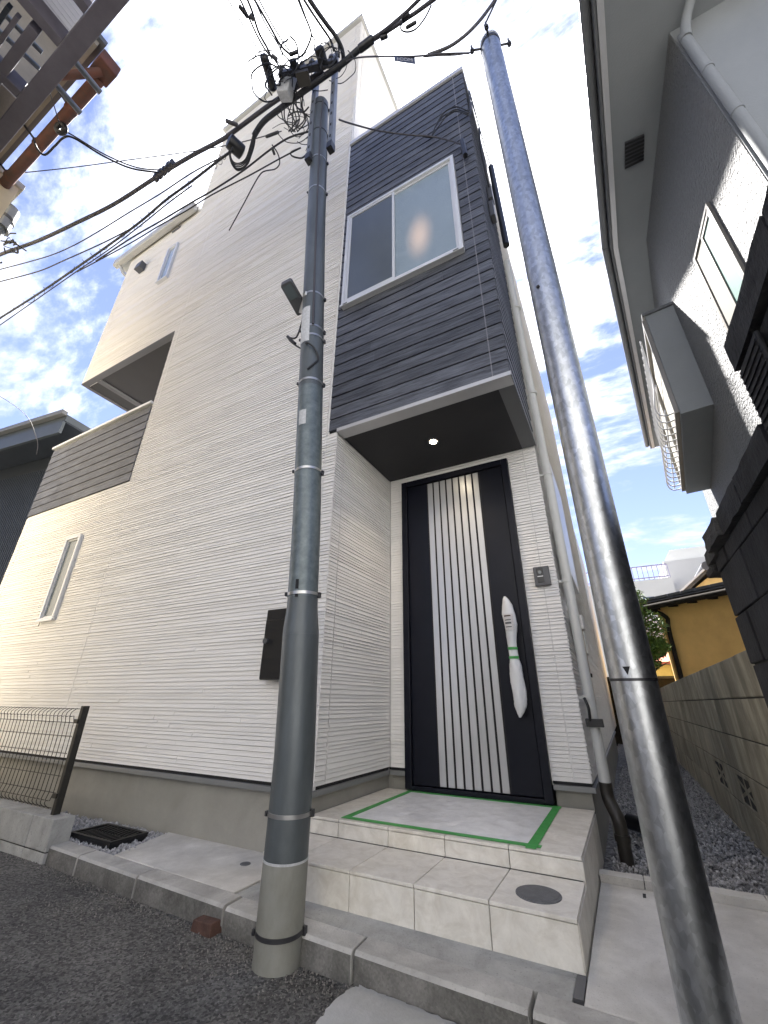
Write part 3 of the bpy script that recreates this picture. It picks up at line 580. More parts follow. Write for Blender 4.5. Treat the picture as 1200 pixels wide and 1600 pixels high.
# ---- services on the passage side
dp = MB().tube([(-0.188, 3.06, 0.40), (-0.192, 3.06, 2.2), (-0.205, 3.06, 3.6), (-0.212, 3.06, 5.0)], 0.031, 16).build('downpipe', m_wpipe, house, smooth=True)
for zz_ in (0.86, 1.60, 2.45, 3.25, 4.3):
    MB().tube([(-0.195, 3.06, zz_-.012), (-0.195, 3.06, zz_+.012)], 0.036, 16).build('pipe_collar', m_wpipe, dp, smooth=True)
    MB().box(-0.26, -0.21, 3.052, 3.068, zz_-.008, zz_+.008).build('pipe_bracket', m_wpipe, dp)
MB().tube(smooth_path([(-0.188, 3.06, 0.42), (-0.186, 3.06, 0.34), (-0.155, 3.02, 0.26), (-0.15, 3.015, 0.20), (-0.15, 3.015, 0.03)], 4), 0.034, 16).build('pipe_elbow', m_brownpipe, dp, smooth=True)
MB().tube([(-0.15, 3.015, 0.16), (-0.15, 3.015, 0.19)], 0.039, 16).build('pipe_collar', m_brownpipe, dp, smooth=True)
MB().tube([(-0.175, 2.92, 5.05), (-0.19, 2.95, 6.55)], 0.032, 14).build('black_conduit', m_blackplast, house, smooth=True)
MB().tube(smooth_path([(-0.19, 3.30, 0.10), (-0.19, 3.30, 0.8), (-0.19, 3.31, 1.05)], 3), 0.020, 12).build('lagged_pipe', m_wpipe, house, smooth=True)
MB().tube([(-0.19, 3.31, 0.82), (-0.19, 3.31, 1.30)], 0.021, 12).build('lagging', m_tan, house, smooth=True)
MB().box(-0.235, -0.15, 3.26, 3.38, 1.30, 1.40).build('taped_pipe_end', m_sticker, house, bevel=0.012)
MB().box(-0.236, -0.165, 3.42, 3.56, 1.15, 1.42).build('meter_box', m_wpipe, house, bevel=0.008)
MB().box(-0.236, -0.175, 3.20, 3.30, 1.55, 2.05).build('duct_cover', m_wpipe, house, bevel=0.008)
MB().box(-0.236, -0.18, 3.42, 4.2, 1.75, 2.75).build('passage_window', m_alu, house, bevel=0.006)
for zz_ in (0.72, 1.0): MB().box(-0.236, -0.16, 3.285, 3.325, zz_-.012, zz_+.012).build('pipe_clamp', m_blackplast, house)
kb = MB(); kb.box(-0.23, -0.135, 3.005, 3.05, 0.70, 0.745); kb.tube(smooth_path([(-0.215, 3.01, 0.86), (-0.20, 3.0, 0.80), (-0.205, 3.01, 0.73)], 4), 0.009, 8); kb.build('key_lock_box', m_blackplast, bevel=0.005, label='small black lock box hanging on the white downpipe', cat='lock box')
for yy, zz_ in ((2.55, 5.30), (2.45, 4.86)): MB().box(XR+0.006, XR+0.05, yy, yy+0.09, zz_, zz_+0.22).build('cable_box', m_dgrey, house, bevel=0.006)
MB().tube(smooth_path([(-0.20, 2.42, 6.3), (-0.215, 2.40, 5.9), (-0.215, 2.45, 5.6), (-0.21, 2.57, 5.45)], 5), 0.010, 8).build('entry_cable', m_cable, house)

# mailbox and intercom
mbx = thing('mailbox', (-1.83, YF, 0.94), 'flat black wall mailbox half hidden behind the grey pole', 'mailbox')
MB().box(-1.955, -1.66, YF-0.075, YF-0.008, 0.945, 1.37).build('body', m_blackplast, mbx, bevel=0.004)
MB().box(-1.951, -1.664, YF-0.081, YF-0.0755, 0.95, 1.30).build('door', m_blackplast, mbx, bevel=0.002)
MB().tube([(-1.925, YF-0.098, 1.17), (-1.925, YF-0.081, 1.17)], 0.018, 16).build('dial_lock', m_dgrey, mbx)
ic = thing('intercom', (-0.342, YD, 1.57), 'dark grey video intercom on the white wall beside the front door', 'intercom')
MB().box(-0.395, -0.290, YD-0.030, YD-0.004, 1.565, 1.70).build('case', m_dgrey, ic, bevel=0.004)
MB().box(-0.373, -0.331, YD-0.0345, YD-0.0302, 1.585, 1.69).build('lens_panel', m_blackplast, ic, bevel=0.002)
MB().tube([(-0.352, YD-0.038, 1.657), (-0.352, YD-0.0347, 1.657)], 0.012, 16).build('camera_lens', m_screen_glass, ic)
MB().box(-0.371, -0.333, YD-0.0365, YD-0.0347, 1.626, 1.631).build('trim_bar', m_alu, ic)

# ------------------------------------------------------------------ tiled entrance steps
steps = thing('entrance_steps', (-0.9, 2.4, 0.085), 'two beige tiled entrance steps up to the black front door', 'steps')
SX0, SX1, Y1, Y2, ZL, ZU = XP-0.022, -0.262, 1.796, 2.130, 0.213, 0.288
c = MB(); c.box(SX0+0.004, SX1-0.008, Y1+0.008, Y2+0.012, 0.0, ZL-0.006); c.box(SX0+0.004, SX1-0.009, Y2+0.0125, YD-0.001, 0.0, ZU-0.006); c.build('step_core', m_grout, steps)
xs = [SX1]
while xs[-1] > SX0+0.02: xs.append(max(xs[-1]-0.2815, SX0))
gp = 0.0016
for b, a in zip(xs[:-1], xs[1:]):
    if b-a < 0.02: continue
    MB().box(a+gp, b-gp, Y1-0.003, Y2-0.003, ZL-0.012, ZL).build('tile', m_tile, steps, bevel=0.002)
    MB().box(a+gp, b-gp, Y1, Y1+0.010, 0.060, ZL-0.0145).build('tile', m_tile, steps, bevel=0.0015)
    MB().box(a+gp, b-gp, Y2, Y2+0.010, ZL+0.0015, ZU-0.0145).build('tile', m_tile, steps, bevel=0.0015)
    ys = [Y2-0.003, Y2+0.30, Y2+0.60, YD-0.002]
    for y0, y1 in zip(ys[:-1], ys[1:]): MB().box(a+gp, b-gp, y0+gp, y1-gp, ZU-0.012, ZU).build('tile', m_tile, steps, bevel=0.002)
ys = [Y1+0.001, Y2, Y2+0.30, Y2+0.60, YD-0.002]
for i, (y0, y1) in enumerate(zip(ys[:-1], ys[1:])):
    MB().box(SX1-0.0085, SX1+0.0015, y0+0.011 if i == 0 else y0+gp, y1-gp, 0.060, (ZL if i == 0 else ZU)-0.0145).build('tile', m_tile, steps, bevel=0.0015)
cv = thing('access_cover', (-0.40, 1.925, ZL), 'round grey access cover set in the lower step tread', 'access cover')
MB().tube([(-0.40, 1.925, ZL-0.004), (-0.40, 1.925, ZL+0.004)], 0.078, 40).build('ring', m_manhole, cv, bevel=0.0015)
MB().tube([(-0.40, 1.925, ZL+0.002), (-0.40, 1.925, ZL+0.0055)], 0.068, 40).build('lid', m_manhole, cv, bevel=0.001)
# protective sheet taped down
ps = thing('floor_sheet', (-0.92, 2.56, ZU), 'white protective sheet taped down with green tape before the door', 'protective sheet')
mb = MB(); nx, ny = 60, 50; X0, X1, YA, YB = -1.372, -0.462, 2.175, 2.955; rs = random.Random(8)
wv = [(rs.uniform(8, 40), rs.uniform(-25, 25), rs.uniform(0, 6)) for _ in range(9)]
for j in range(ny+1):
    for i in range(nx+1):
        x = X0+(X1-X0)*i/nx; y = YA+(YB-YA)*j/ny; e = min(1, min(i, nx-i, j, ny-j)/6)
        hgt = sum(abs(math.sin(a*x+b*y+p))**4 for a, b, p in wv)/9
        mb.v.append((x, y, ZU+0.0015+0.011*hgt*e))
for j in range(ny):
    for i in range(nx): a = j*(nx+1)+i; mb.f.append((a, a+1, a+nx+2, a+nx+1))
mb.build('sheet', m_sheet, ps, smooth=True, fixn=False)
for nm, pq in (('tape', [(X0-.02, YA-.018), (X1+.045, YA-.02), (X1+.045, YA+.018), (X0-.02, YA+.02)]), ('tape', [(X0-.018, YB-.02), (X1+.03, YB-.018), (X1+.03, YB+.018), (X0-.018, YB+.016)]),
               ('tape', [(X0-.02, YA+.0205), (X0+.02, YA+.0205), (X0+.018, YB-.0205), (X0-.016, YB-.0205)]), ('tape', [(X1-.012, YA-.045), (X1+.030, YA-.045), (X1+.026, YB+.03), (X1-.014, YB+.03)])):
    zt_ = 0.0042 if pq[0][1] == YA-.045 else 0.0034
    MB().prism([(x, y, ZU+zt_-0.0012) for x, y in pq], (0, 0, 0.0012)).build(nm, m_tape, ps)

# ------------------------------------------------------------------ low block row and mesh fence on the left
row = thing('block_kerb_wall', (-5, 1.7, 0), 'low grey concrete block wall carrying the brown mesh fence', 'block wall')
MB().box(-7.6, -3.008, 1.652, 1.756, -0.05, 0.198).build('mortar', m_mortar, row)
for (z0, z1) in ((-0.04, 0.048), (0.054, 0.204)):
    x = -3.0; k = 0
    while x > -7.5:
        wdt = 0.225 if k == 0 else 0.398
        MB().box(x-wdt+0.004, x, 1.645, 1.763, z0, z1).build('block', m_conc2, row, bevel=0.004); x -= wdt+0.004; k += 1
fence = thing('mesh_fence', (-4.2, 1.70, 0.204), 'dark bronze steel mesh fence with bent ridges on a low block wall', 'fence')
def fence_post(x):
    MB().box(x-0.016, x+0.016, 1.695, 1.735, 0.2035, 0.79).build('post', m_fence, fence, bevel=0.003)
for x in (-3.13, -5.13, -7.13): fence_post(x)
zf0, zf1 = 0.235, 0.775; yw = 1.688
def wprof():
    return [(yw, zf0), (yw-0.028, zf0+0.022), (yw-0.030, zf0+0.045), (yw, zf0+0.075), (yw, zf1-0.08), (yw-0.030, zf1-0.05), (yw-0.028, zf1-0.022), (yw, zf1)]
wp = MB().tube(smooth_path([(0, y, z) for y, z in wprof()], 3), 0.0021, 5)
wme = None
for i in range(82):
    x = -3.165-i*0.0485
    if wme is None:
        o = wp.build('wire', m_fence, fence, smooth=True); wme = o.data; base = Vector(o.location); o.location = base+V(x, 0, 0)
    else:
        o = bpy.data.objects.new('wire', wme); COL.objects.link(o); o.parent = fence; o.location = base+V(x, 0, 0)
for y, z in ((yw+.003, zf0+0.003), (yw+.003, zf0+0.078), (yw+.003, 0.40), (yw+.003, 0.52), (yw+.003, 0.615), (yw+.003, zf1-0.083), (yw+.003, zf1-0.003)):
    MB().tube([(-7.13, y, z), (-3.148, y, z)], 0.0023, 6).build('cross_wire', m_fence, fence)
for z in (0.30, 0.70): MB().box(-3.16, -3.12, 1.683, 1.694, z-.012, z+.012).build('clamp', m_fence, fence)

# ------------------------------------------------------------------ grey utility pole
AX = [(-1.243, 1.555, 0.0), (-1.236, 1.548, 0.6), (-1.262, 1.522, 1.6), (-1.40, 1.462, 4.2), (-1.482, 1.425, 6.03)]
def axis(z):
    for a, b in zip(AX[:-1], AX[1:]):
        if z <= b[2] or b is AX[-1]: return Vector(a).lerp(Vector(b), (z-a[2])/(b[2]-a[2]))
pole = thing('utility_pole', AX[0], 'slim grey utility pole with concrete coloured foot, tangled cables on top', 'utility pole')
def psec(name, z0, z1, r0, r1, m_, extra=()):
    zs_ = [z0+(z1-z0)*k/10 for k in range(11)]
    return MB().tube([axis(z) for z in zs_], [r0+(r1-r0)*k/10 for k in range(11)], 40).build(name, m_, pole, smooth=True)
psec('foot_sleeve', -0.04, 0.292, 0.0845, 0.0835, m_pole_base); psec('lower_section', 0.2925, 1.10, 0.0825, 0.0815, m_pole)
MB().tube([axis(z) for z in (1.1003, 1.14, 1.19, 1.23, 1.27)], [0.0814, 0.0795, 0.0742, 0.0715, 0.071], 40).build('shoulder', m_pole, pole, smooth=True)
psec('mottled_section', 1.2702, 2.52, 0.0705, 0.0725, m_pole_mot); psec('upper_section', 2.5202, 6.03, 0.0722, 0.0705, m_pole)
MB().tube([axis(0.290), axis(0.297)], 0.0848, 40).build('sleeve_lip', m_label, pole, smooth=True)
def rr(z): return 0.084 if z < 0.29 else 0.0825 if z < 1.12 else 0.0722
VA = -49
def clip(z, a, nm='buckle', s=0.014, m_=None):
    c_ = axis(z); q = R(a); r_ = rr(z)+0.006; p = c_+V(math.cos(q)*r_, math.sin(q)*r_, 0)
    MB().box(p.x-s*.6, p.x+s*.6, p.y-s*.6, p.y+s*.6, p.z-s, p.z+s).build(nm, m_ or m_bandd, pole, bevel=0.002)
for z, mm in ((0.09, m_bandd), (0.435, m_band), (1.285, m_band), (1.95, m_band), (2.56, m_band), (2.92, m_band), (3.0, m_band), (3.31, m_band), (4.55, m_band), (5.0, m_band), (5.45, m_bandd), (5.92, m_bandd)):
    MB().tube([axis(z-0.007), axis(z+0.007)], rr(z)+0.0022, 40).build('band', mm, pole, smooth=True)
    clip(z, VA+72, s=0.013); clip(z, VA-88, s=0.009)
def patch(name, z0, z1, a0, a1, m_, off=0.0012):
    mb = MB(); n = 10
    for k in range(n+1):
        q = R(a0+(a1-a0)*k/n)
        for z in (z0, z1):
            c_ = axis(z); mb.v.append((c_.x+math.cos(q)*(rr(z)+off), c_.y+math.sin(q)*(rr(z)+off), z))
    for k in range(n): mb.f.append((2*k, 2*k+2, 2*k+3, 2*k+1))
    return mb.build(name, m_, pole, fixn=False)
patch('number_plate', 2.86, 3.17, VA-78, VA-18, m_label, 0.003); patch('sticker', 2.23, 2.33, VA-58, VA-20, m_label)
patch('black_mark', 1.262, 1.276, VA-32, VA-20, m_black_gap); patch('black_mark', 1.30, 1.345, VA-32, VA-20, m_black_gap)
MB().tube(smooth_path([axis(z)+V(0.048, -0.058, 0) for z in (3.0, 3.6, 4.4, 5.2, 5.6)]+[axis(5.95)+V(0.06, -0.05, 0)], 4), 0.008, 8).build('riser_cable', m_cable2, pole, smooth=True)
# two slotted channels carrying the pole head
for (xa, ya, xb, yb, w_) in ((487.5, 100, 482, 240, 0.045), (516.5, 88, 515.5, 222, 0.042)):
    ca = axis(6.03); yy = ca.y-0.075
    p0, p1 = at(xb, yb, 1, yy), at(xa, ya, 1, yy)
    p1.x = p0.x+(p1.x-p0.x)*0.6
    ch = MB(); d_ = (p1-p0); sd = V(w_/2, 0, 0)
    ch.beam(p0, p1, w_, 0.004, up=(0, 1, 0)); ch.beam(p0-sd+V(0, 0.02, 0), p1-sd+V(0, 0.02, 0), 0.004, 0.04, up=(0, 1, 0)); ch.beam(p0+sd+V(0, 0.02, 0), p1+sd+V(0, 0.02, 0), 0.004, 0.04, up=(0, 1, 0))
    C_ = ch.build('mounting_channel', m_chan, pole)
    for k in range(9):
        q = p0.lerp(p1, (k+0.5)/9); MB().box(q.x-0.006, q.x+0.006, q.y-0.0045, q.y-0.0025, q.z-0.02, q.z+0.02).build('slot', m_black_gap, C_)
    MB().box(p0.x-w_*.6, p0.x+w_*.6, p0.y-0.012, p0.y+0.045, p0.z-0.09, p0.z-0.001).build('end_cap', m_blackplast, C_, bevel=0.004)

# street light on the pole
A_, B_, C2, D2 = at(437.5, 447, 2, 3.42), at(454, 438, 2, 3.42), at(481.6, 486.6, 2, 3.34), at(464.7, 494.6, 2, 3.34)
lamp = thing('street_light', axis(3.28), 'flat dark led street light clamped to the grey pole', 'street light')
hd = MB(); th = 0.035
def lerp2(u, v): return (A_.lerp(B_, u)).lerp(D2.lerp(C2, u), v)
def rrect(ins, n=5, r=0.16):
    pts = []
    for (cu, cv_, s0) in ((1-ins-r, ins+r*.45, -90), (1-ins-r, 1-ins-r*.45, 0), (ins+r, 1-ins-r*.45, 90), (ins+r, ins+r*.45, 180)):
        for k in range(n+1):
            q = R(s0+90*k/n); pts.append(lerp2(cu+math.cos(q)*r, cv_+math.sin(q)*r*.45))
    return pts
hd.prism(rrect(0.0), (0, 0, th)).build('lamp_head', m_dgrey, lamp, bevel=0.004)
def sub(u0, u1, v0, v1, dz): return [lerp2(u0, v0)+V(0, 0, dz), lerp2(u1, v0)+V(0, 0, dz), lerp2(u1, v1)+V(0, 0, dz), lerp2(u0, v1)+V(0, 0, dz)]
MB().prism(sub(0.12, 0.88, 0.06, 0.5, -0.004), (0, 0, 0.0035)).build('led_lens', m_screen_glass, lamp, bevel=0.002)
MB().prism(sub(0.12, 0.88, 0.54, 0.93, -0.003), (0, 0, 0.0025)).build('driver_cover', m_dgrey, lamp, bevel=0.002)
e0 = lerp2(0.5, 1.0)+V(0, 0, 0.015); e1 = axis(3.30)+V(math.cos(R(VA-30))*0.06, math.sin(R(VA-30))*0.06, 0)
MB().beam(e0, e1, 0.06, 0.03).build('bracket', m_band, lamp, bevel=0.004)
MB().tube(smooth_path([e0+V(0, 0, -.02), e0+V(0, 0.0, -.1), at(463, 527, 1, e0.y), at(451, 528, 1, e0.y+.02), at(458, 537, 1, e0.y+.02), at(478, 548, 1, e0.y+0.02), axis(2.83)+V(0.02, -0.083, 0), axis(2.79)+V(0.062, -0.058, 0), axis(2.72)+V(0.074, -0.03, 0), axis(2.66)+V(0.058, -0.058, 0), axis(2.62)+V(0.03, -0.075, 0)], 5), 0.006, 7).build('feed_cable', m_cable, lamp, smooth=True)
MB().tube([at(449.5, 526, 1, e0.y+.02), at(461, 537, 1, e0.y+.02)], 0.011, 8).build('cable_splice', m_blackplast, lamp)

# ------------------------------------------------------------------ bright steel pole
sp_ = thing('steel_pole', (0.034, 1.60, 0), 'shiny galvanised steel pole standing before the side passage', 'steel pole')
PX, PY, PR = 0.022, 1.42, 0.065
def pax(z): return V(0.034+0.0022*z, 1.60-0.037*z, z)
ztop = at(765, 72, 1, PY).z; zj = at(985, 1062, 1, 1.567).z
MB().tube([pax(z) for z in (-0.05, 0.3, zj-0.001)], [PR*0.985]*3, 56).build('lower_tube', m_galv, sp_, smooth=True)
MB().tube([pax(z) for z in (zj, 2, 3.5, ztop)], [PR, PR*.995, PR*.99, PR*.985], 56).build('upper_tube', m_galv, sp_, smooth=True)
MB().tube([pax(ztop), pax(ztop+.02), pax(ztop+.045), pax(ztop+.055)], [PR*1.02, PR*1.0, PR*.7, PR*.2], 40).build('cap', m_label, sp_, smooth=True)
MB().tube([pax(zj-.004), pax(zj+.004)], PR*1.012, 56).build('joint_ring', m_bandd, sp_, smooth=True)
# black triangle mark pointing down, above the joint
mb = MB(); aim = at(981, 1055, 1, pax(zj).y-PR)
ang0 = math.degrees(math.atan2(aim.y-pax(zj).y, aim.x-pax(zj).x))
def on(a, z): c_ = pax(z); return V(c_.x+math.cos(R(a))*(PR+.0012), c_.y+math.sin(R(a))*(PR+.0012), z)
mb.quad(on(ang0-9, zj+.034), on(ang0, zj+.010), on(ang0+9, zj+.034), on(ang0+3, zj+.034), on(ang0-3, zj+.034)).build('triangle_mark', m_black_gap, sp_, fixn=False)
MB().tube([on(ang0-14, 2.55)-V(0, 0, 0), on(ang0-14, 2.55)+V(-.001, -.004, 0)], 0.008, 12).build('bolt_hole', m_black_gap, sp_)
MB().tube([pax(ztop-.045), pax(ztop-.02)], PR*1.04, 40).build('top_band', m_bandd, sp_, smooth=True)
for q, l_ in ((200, .06), (20, .06), (270, .04)):
    p = pax(ztop-.03)+V(math.cos(R(q))*PR, math.sin(R(q))*PR, 0); e = p+V(math.cos(R(q))*l_, math.sin(R(q))*l_, 0.005)
    s_ = MB(); s_.tube([p, e], 0.007, 8); s_.tube([e+V(0, 0, -.04), e+V(0, 0, .07)], 0.006, 8); s_.tube([e+V(0, 0, -.02), e+V(0, 0, .005)], 0.014, 10); s_.build('eye_bolt', m_bandd, sp_)

# ------------------------------------------------------------------ overhead cables
def cable(pts, r, label, m_=None, z=6.2, n=6, name='overhead_cable', group=None, segs=8):
    P = []
    for q in pts:
        if isinstance(q, Vector): P.append(q)
        elif len(q) == 3: P.append(at(q[0], q[1], 2, q[2]))
        else: P.append(at(q[0], q[1], 2, z))
    off = lambda q: not isinstance(q, Vector) and (q[0] < -30 or q[1] < 0)       # runs on past the view to the next pole
    Q = smooth_path(P, n)
    if off(pts[0]): Q.insert(0, P[0]+(P[0]-P[1]).normalized()*7)
    if off(pts[-1]): Q.append(P[-1]+(P[-1]-P[-2]).normalized()*7)
    return MB().tube(Q, r, segs).build(name, m_ or m_cable, smooth=True, label=label, cat='cable', group=group), P
# long runs to the left
c1, P1 = cable([(-60, 425), (0, 398), (60, 376), (120, 348), (180, 318), (250, 273), (300, 243), (340, 222), (362, 208), (420, 165), (470, 132), (505, 112)], 0.021, 'thick grey cable sweeping from the left to the grey pole head', m_cable2, 6.28)
cable([(397, 212), (412, 190), (440, 168), (470, 146), (505, 121), (537, 98), (560, 78), (582, 62)], 0.026, 'thick black sleeved bundle running diagonally across the grey pole head', z=6.15, segs=12)
cable([(398, 205), (396, 225), (391, 245), (385, 258), (372, 266), (362, 255), (358, 236)], 0.010, 'black cable loop hanging under the splice box on the left', z=6.1)
for k in range(4):
    cable([(400-k, 204), (397-k*2, 228), (390-k*2, 248), (380-k*2, 261-k*2), (368-k, 262-k*3), (360, 248-k*2), (361+k, 230)], 0.006, 'thin black cable loop gathered under the splice box', z=6.1-.02*k, group='cable loops under the splice box')
cable([(0, 421), (70, 402), (110, 386), (150, 364), (200, 333), (250, 303), (300, 270), (345, 246), (362, 236)], 0.007, 'thin twisted lilac grey wire above the spiral wrapped cable', m_cable2, 6.22)
sc, PS = cable([(-50, 528), (0, 497), (60, 459), (120, 418), (170, 383), (220, 346), (260, 312), (300, 283), (340, 252), (362, 236)], 0.013, 'heavy cable wrapped with spiral hanger wire towards the grey pole', m_cable, 6.2)
pp = smooth_path(PS, 16); hel = []
for i, p in enumerate(pp):
    for k in range(2):
        t = (i*2+k); q = pp[min(i+1, len(pp)-1)]; c_ = p.lerp(q, k/2); a = t*0.75; rad = 0.026+0.016*math.sin(t*0.13)
        d_ = (pp[min(i+1, len(pp)-1)]-pp[max(i-1, 0)]).normalized(); u = d_.orthogonal().normalized(); w_ = d_.cross(u); hel.append(c_+(u*math.cos(a)+w_*math.sin(a))*rad)
MB().tube(hel, 0.0028, 5).build('hanger_wire', m_cable2, smooth=True, label='thin spiral wire coiled round the heavy cable at left', cat='wire')
cable([(0, 508), (60, 466), (120, 424), (170, 390), (220, 352), (262, 318), (300, 290)], 0.007, 'thin wire lying along the spiral wrapped cable', m_cable, 6.19)
cable([(0, 440), (60, 424), (100, 407), (160, 380), (205, 357)], 0.008, 'thin wire merging into the spiral wrapped cable', m_cable2, 6.24)
cable([(150, 408), (205, 372), (250, 346), (300, 316), (330, 299), (378, 268), (422, 234), (452, 215), (485, 205)], 0.009, 'black drop wire crossing before the white wall towards the pole', z=6.0)
cable([(120, 425), (200, 382), (250, 352), (290, 330), (330, 305), (390, 274), (437, 248), (470, 231)], 0.007, 'thin black wire lowest before the white wall', z=5.9)
cable([(470, 231), (455, 238), (457, 244), (470, 247), (478, 242), (484, 232)], 0.008, 'short black cable hook beside the grey pole', z=5.85)
cable([(425, 226), (434, 240), (437, 255), (430, 264), (415, 267), (407, 272), (397, 288), (380, 320), (358, 360)], 0.006, 'loose cut wire end dangling before the white wall', z=5.7)
cable([(25, 271), (110, 262), (200, 250), (290, 238), (360, 226), (405, 215), (440, 205)], 0.005, 'thin pale wire stretched from the rusty eave to the pole', m_cable2, 6.25)
cable([(78, 145, 6.0), (86, 170, 6.0), (94, 198, 6.05)], 0.005, 'pair of short wires holding the black ring insulator', m_cable2)
cable([(52, 215, 6.0), (58, 232, 6.0), (70, 242, 6.02), (86, 228, 6.05), (100, 215, 6.08), (116, 216, 6.1), (160, 243, 6.18), (205, 263, 6.25), (252, 270, 6.3)], 0.010, 'drop cable swinging from the rusty eave to the thick grey cable', m_cable)
cable([(102, 205, 6.05), (118, 214, 6.1), (165, 242, 6.19), (215, 262, 6.26), (262, 266, 6.3)], 0.007, 'second thin drop cable beside the one from the rusty eave', m_cable2)
# ring insulator
c_ = at(95.5, 201, 2, 6.05); MB().tube([c_+(RT*math.cos(a)+UP*math.sin(a))*0.042 for a in [2*math.pi*k/20 for k in range(21)]], 0.026, 10).build('ring_insulator', m_blackplast, smooth=True, label='black ring insulator on the wires under the rusty eave', cat='insulator')
# clip on the thick cable
c_ = at(256, 268, 2, 6.3); mb = MB()
for k in range(5): mb.box(c_.x-.16+k*.07, c_.x-.12+k*.07, c_.y-.03, c_.y+.03, c_.z-.03, c_.z+.06+.02*(k % 2))
mb.build('cable_clamp', m_bandd, label='row of small clamps on the thick grey cable', cat='clamp')
# runs overhead towards the viewer
for i, (pts, r, z, lab) in enumerate((
    ([(350, -12), (380, 40), (408, 85)], 0.005, 6.3, 'single thin wire farthest left of the overhead fan'),
    ([(370, -12), (390, 30), (402, 56), (416, 80), (428, 92), (440, 110)], 0.008, 6.3, 'overhead wire carrying a small clamp into the pole head'),
    ([(382, -12), (394, 18), (404, 50), (417, 74), (425, 92)], 0.010, 6.35, 'overhead wire with dark insulator sleeves into the pole head'),
    ([(394, -10), (412, 32), (430, 62), (444, 86), (452, 94)], 0.006, 6.32, 'thin overhead wire in the middle of the fan'),
    ([(392, -10), (420, 38), (438, 70), (452, 84)], 0.010, 6.36, 'thicker overhead wire in the middle of the fan'),
    ([(400, -10), (424, 36), (444, 68), (456, 84)], 0.006, 6.38, 'thin overhead wire right in the middle of the fan'),
    ([(462, -10), (474, 20), (484, 44), (486, 58), (478, 78), (470, 88), (455, 96)], 0.008, 6.3, 'drooping wire curving back into the pole head'),
    ([(464, -10), (478, 28), (487, 54), (492, 64), (490, 80)], 0.006, 6.31, 'thin drooping wire beside the curving one'),
    ([(468, -12), (484, 14), (500, 38), (516, 62), (522, 80)], 0.010, 6.3, 'overhead wire in the right part of the fan'),
    ([(476, -12), (496, 18), (512, 40), (524, 56), (534, 76), (536, 96), (528, 110)], 0.019, 6.32, 'thick overhead bundle bending down into the black sleeve'),
    ([(478, -10), (502, 26), (520, 52), (528, 66), (530, 90)], 0.008, 6.34, 'wire running along the thick overhead bundle'))):
    cable(pts, r, lab, z=z)
# loops in the tangle
rl = random.Random(21)
for k in range(44):
    cx, cy = rl.choice(((446, 88), (470, 110), (455, 175), (472, 190), (440, 120), (420, 110), (505, 90), (458, 205), (490, 120), (430, 135), (462, 150), (525, 90)))
    cx += rl.uniform(-12, 12); cy += rl.uniform(-12, 12); ra, rb_ = rl.uniform(10, 30), rl.uniform(10, 34); ph = rl.uniform(0, 6); sw = rl.uniform(1.6, 3.6)
    pts = [(cx+ra*math.cos(ph+sw*t/5)+rl.uniform(-2, 2), cy+rb_*math.sin(ph+sw*t/5)+rl.uniform(-2, 2), 6.12+rl.uniform(-.06, .1)) for t in range(6)]
    cable(pts, rl.choice((0.003, 0.004, 0.005, 0.007)), 'short black jumper wire looping in the tangle on the pole head', group='jumper wires on the grey pole head', segs=6)
for k in range(8):
    xx = 446+k*4+rl.uniform(-2, 2)
    cable([(xx, 140+rl.uniform(-6, 6), 6.15), (xx+rl.uniform(-8, 6), 165, 6.1), (xx+rl.uniform(-6, 8), 188, 6.05), (458+rl.uniform(-8, 8), 206, 6.0)], 0.006, 'short black jumper wire looping in the tangle on the pole head', group='jumper wires on the grey pole head', segs=6)
# steel cross arm and insulators that the wires end on
ca_ = thing('cross_arm', axis(6.1), 'dark steel cross arm with insulators fixed on the pole head channels', 'cross arm')
e0_, e1_ = at(436, 118, 2, 6.22), at(528, 96, 2, 6.22)
MB().beam(e0_, e1_, 0.05, 0.06).build('arm', m_bandd, ca_, bevel=0.004)
for k in range(6):
    p_ = e0_.lerp(e1_, (k+.3)/6); i_ = MB(); i_.tube([p_+V(0, 0, .03), p_+V(0, 0, .06), p_+V(0, 0, .07), p_+V(0, 0, .10), p_+V(0, 0, .11), p_+V(0, 0, .14)], [.012, .012, .03, .03, .022, .02], 12); i_.build('insulator', m_blackplast, ca_, smooth=True)
MB().beam(e0_.lerp(e1_, .35)+V(0, 0, -.18), e0_.lerp(e1_, .55)+V(0, 0, -.18), 0.10, 0.05).build('cleat', m_brownpipe, ca_)
# closures and small boxes hung in the tangle
def closure(name, a, b, w_, z, label, m_, flat=0.7, cat='splice closure'):
    p, q = at(a[0], a[1], 2, z), at(b[0], b[1], 2, z); d_ = q-p
    rs_ = [w_*.5, w_*.95, w_, w_, w_*.95, w_*.5]; ts = [0, .06, .2, .8, .94, 1]
    return MB().tube([p+d_*t for t in ts], rs_, 10).build(name, m_, smooth=True, label=label, cat=cat)
closure('splice_closure', (411, 84), (428, 142), 0.042, 6.25, 'long black splice closure hanging left in the cable tangle', m_blackplast)
closure('splice_closure', (497, 72), (508, 108), 0.046, 6.2, 'black splice closure hanging right beside the steel channel', m_blackplast)
closure('splice_closure', (456, 92), (466, 120), 0.036, 6.2, 'small black splice closure amid the jumper wires', m_blackplast)
closure('splice_closure', (356, 218), (380, 240), 0.075, 6.15, 'fat ribbed black splice box at the cable fork on the left', m_blackplast)
closure('splice_closure', (352, 188), (372, 196), 0.020, 6.25, 'grey looped sleeve above the splice box on the left', m_cable2)
closure('splice_closure', (560, 78), (584, 60), 0.034, 6.15, 'tapered black sleeve where the bundle leaves the pole rightwards', m_blackplast)
closure('cable_clamp', (373, 8), (388, 28), 0.017, 6.35, 'dark sleeve insulator on an overhead wire', m_blackplast, cat='insulator')
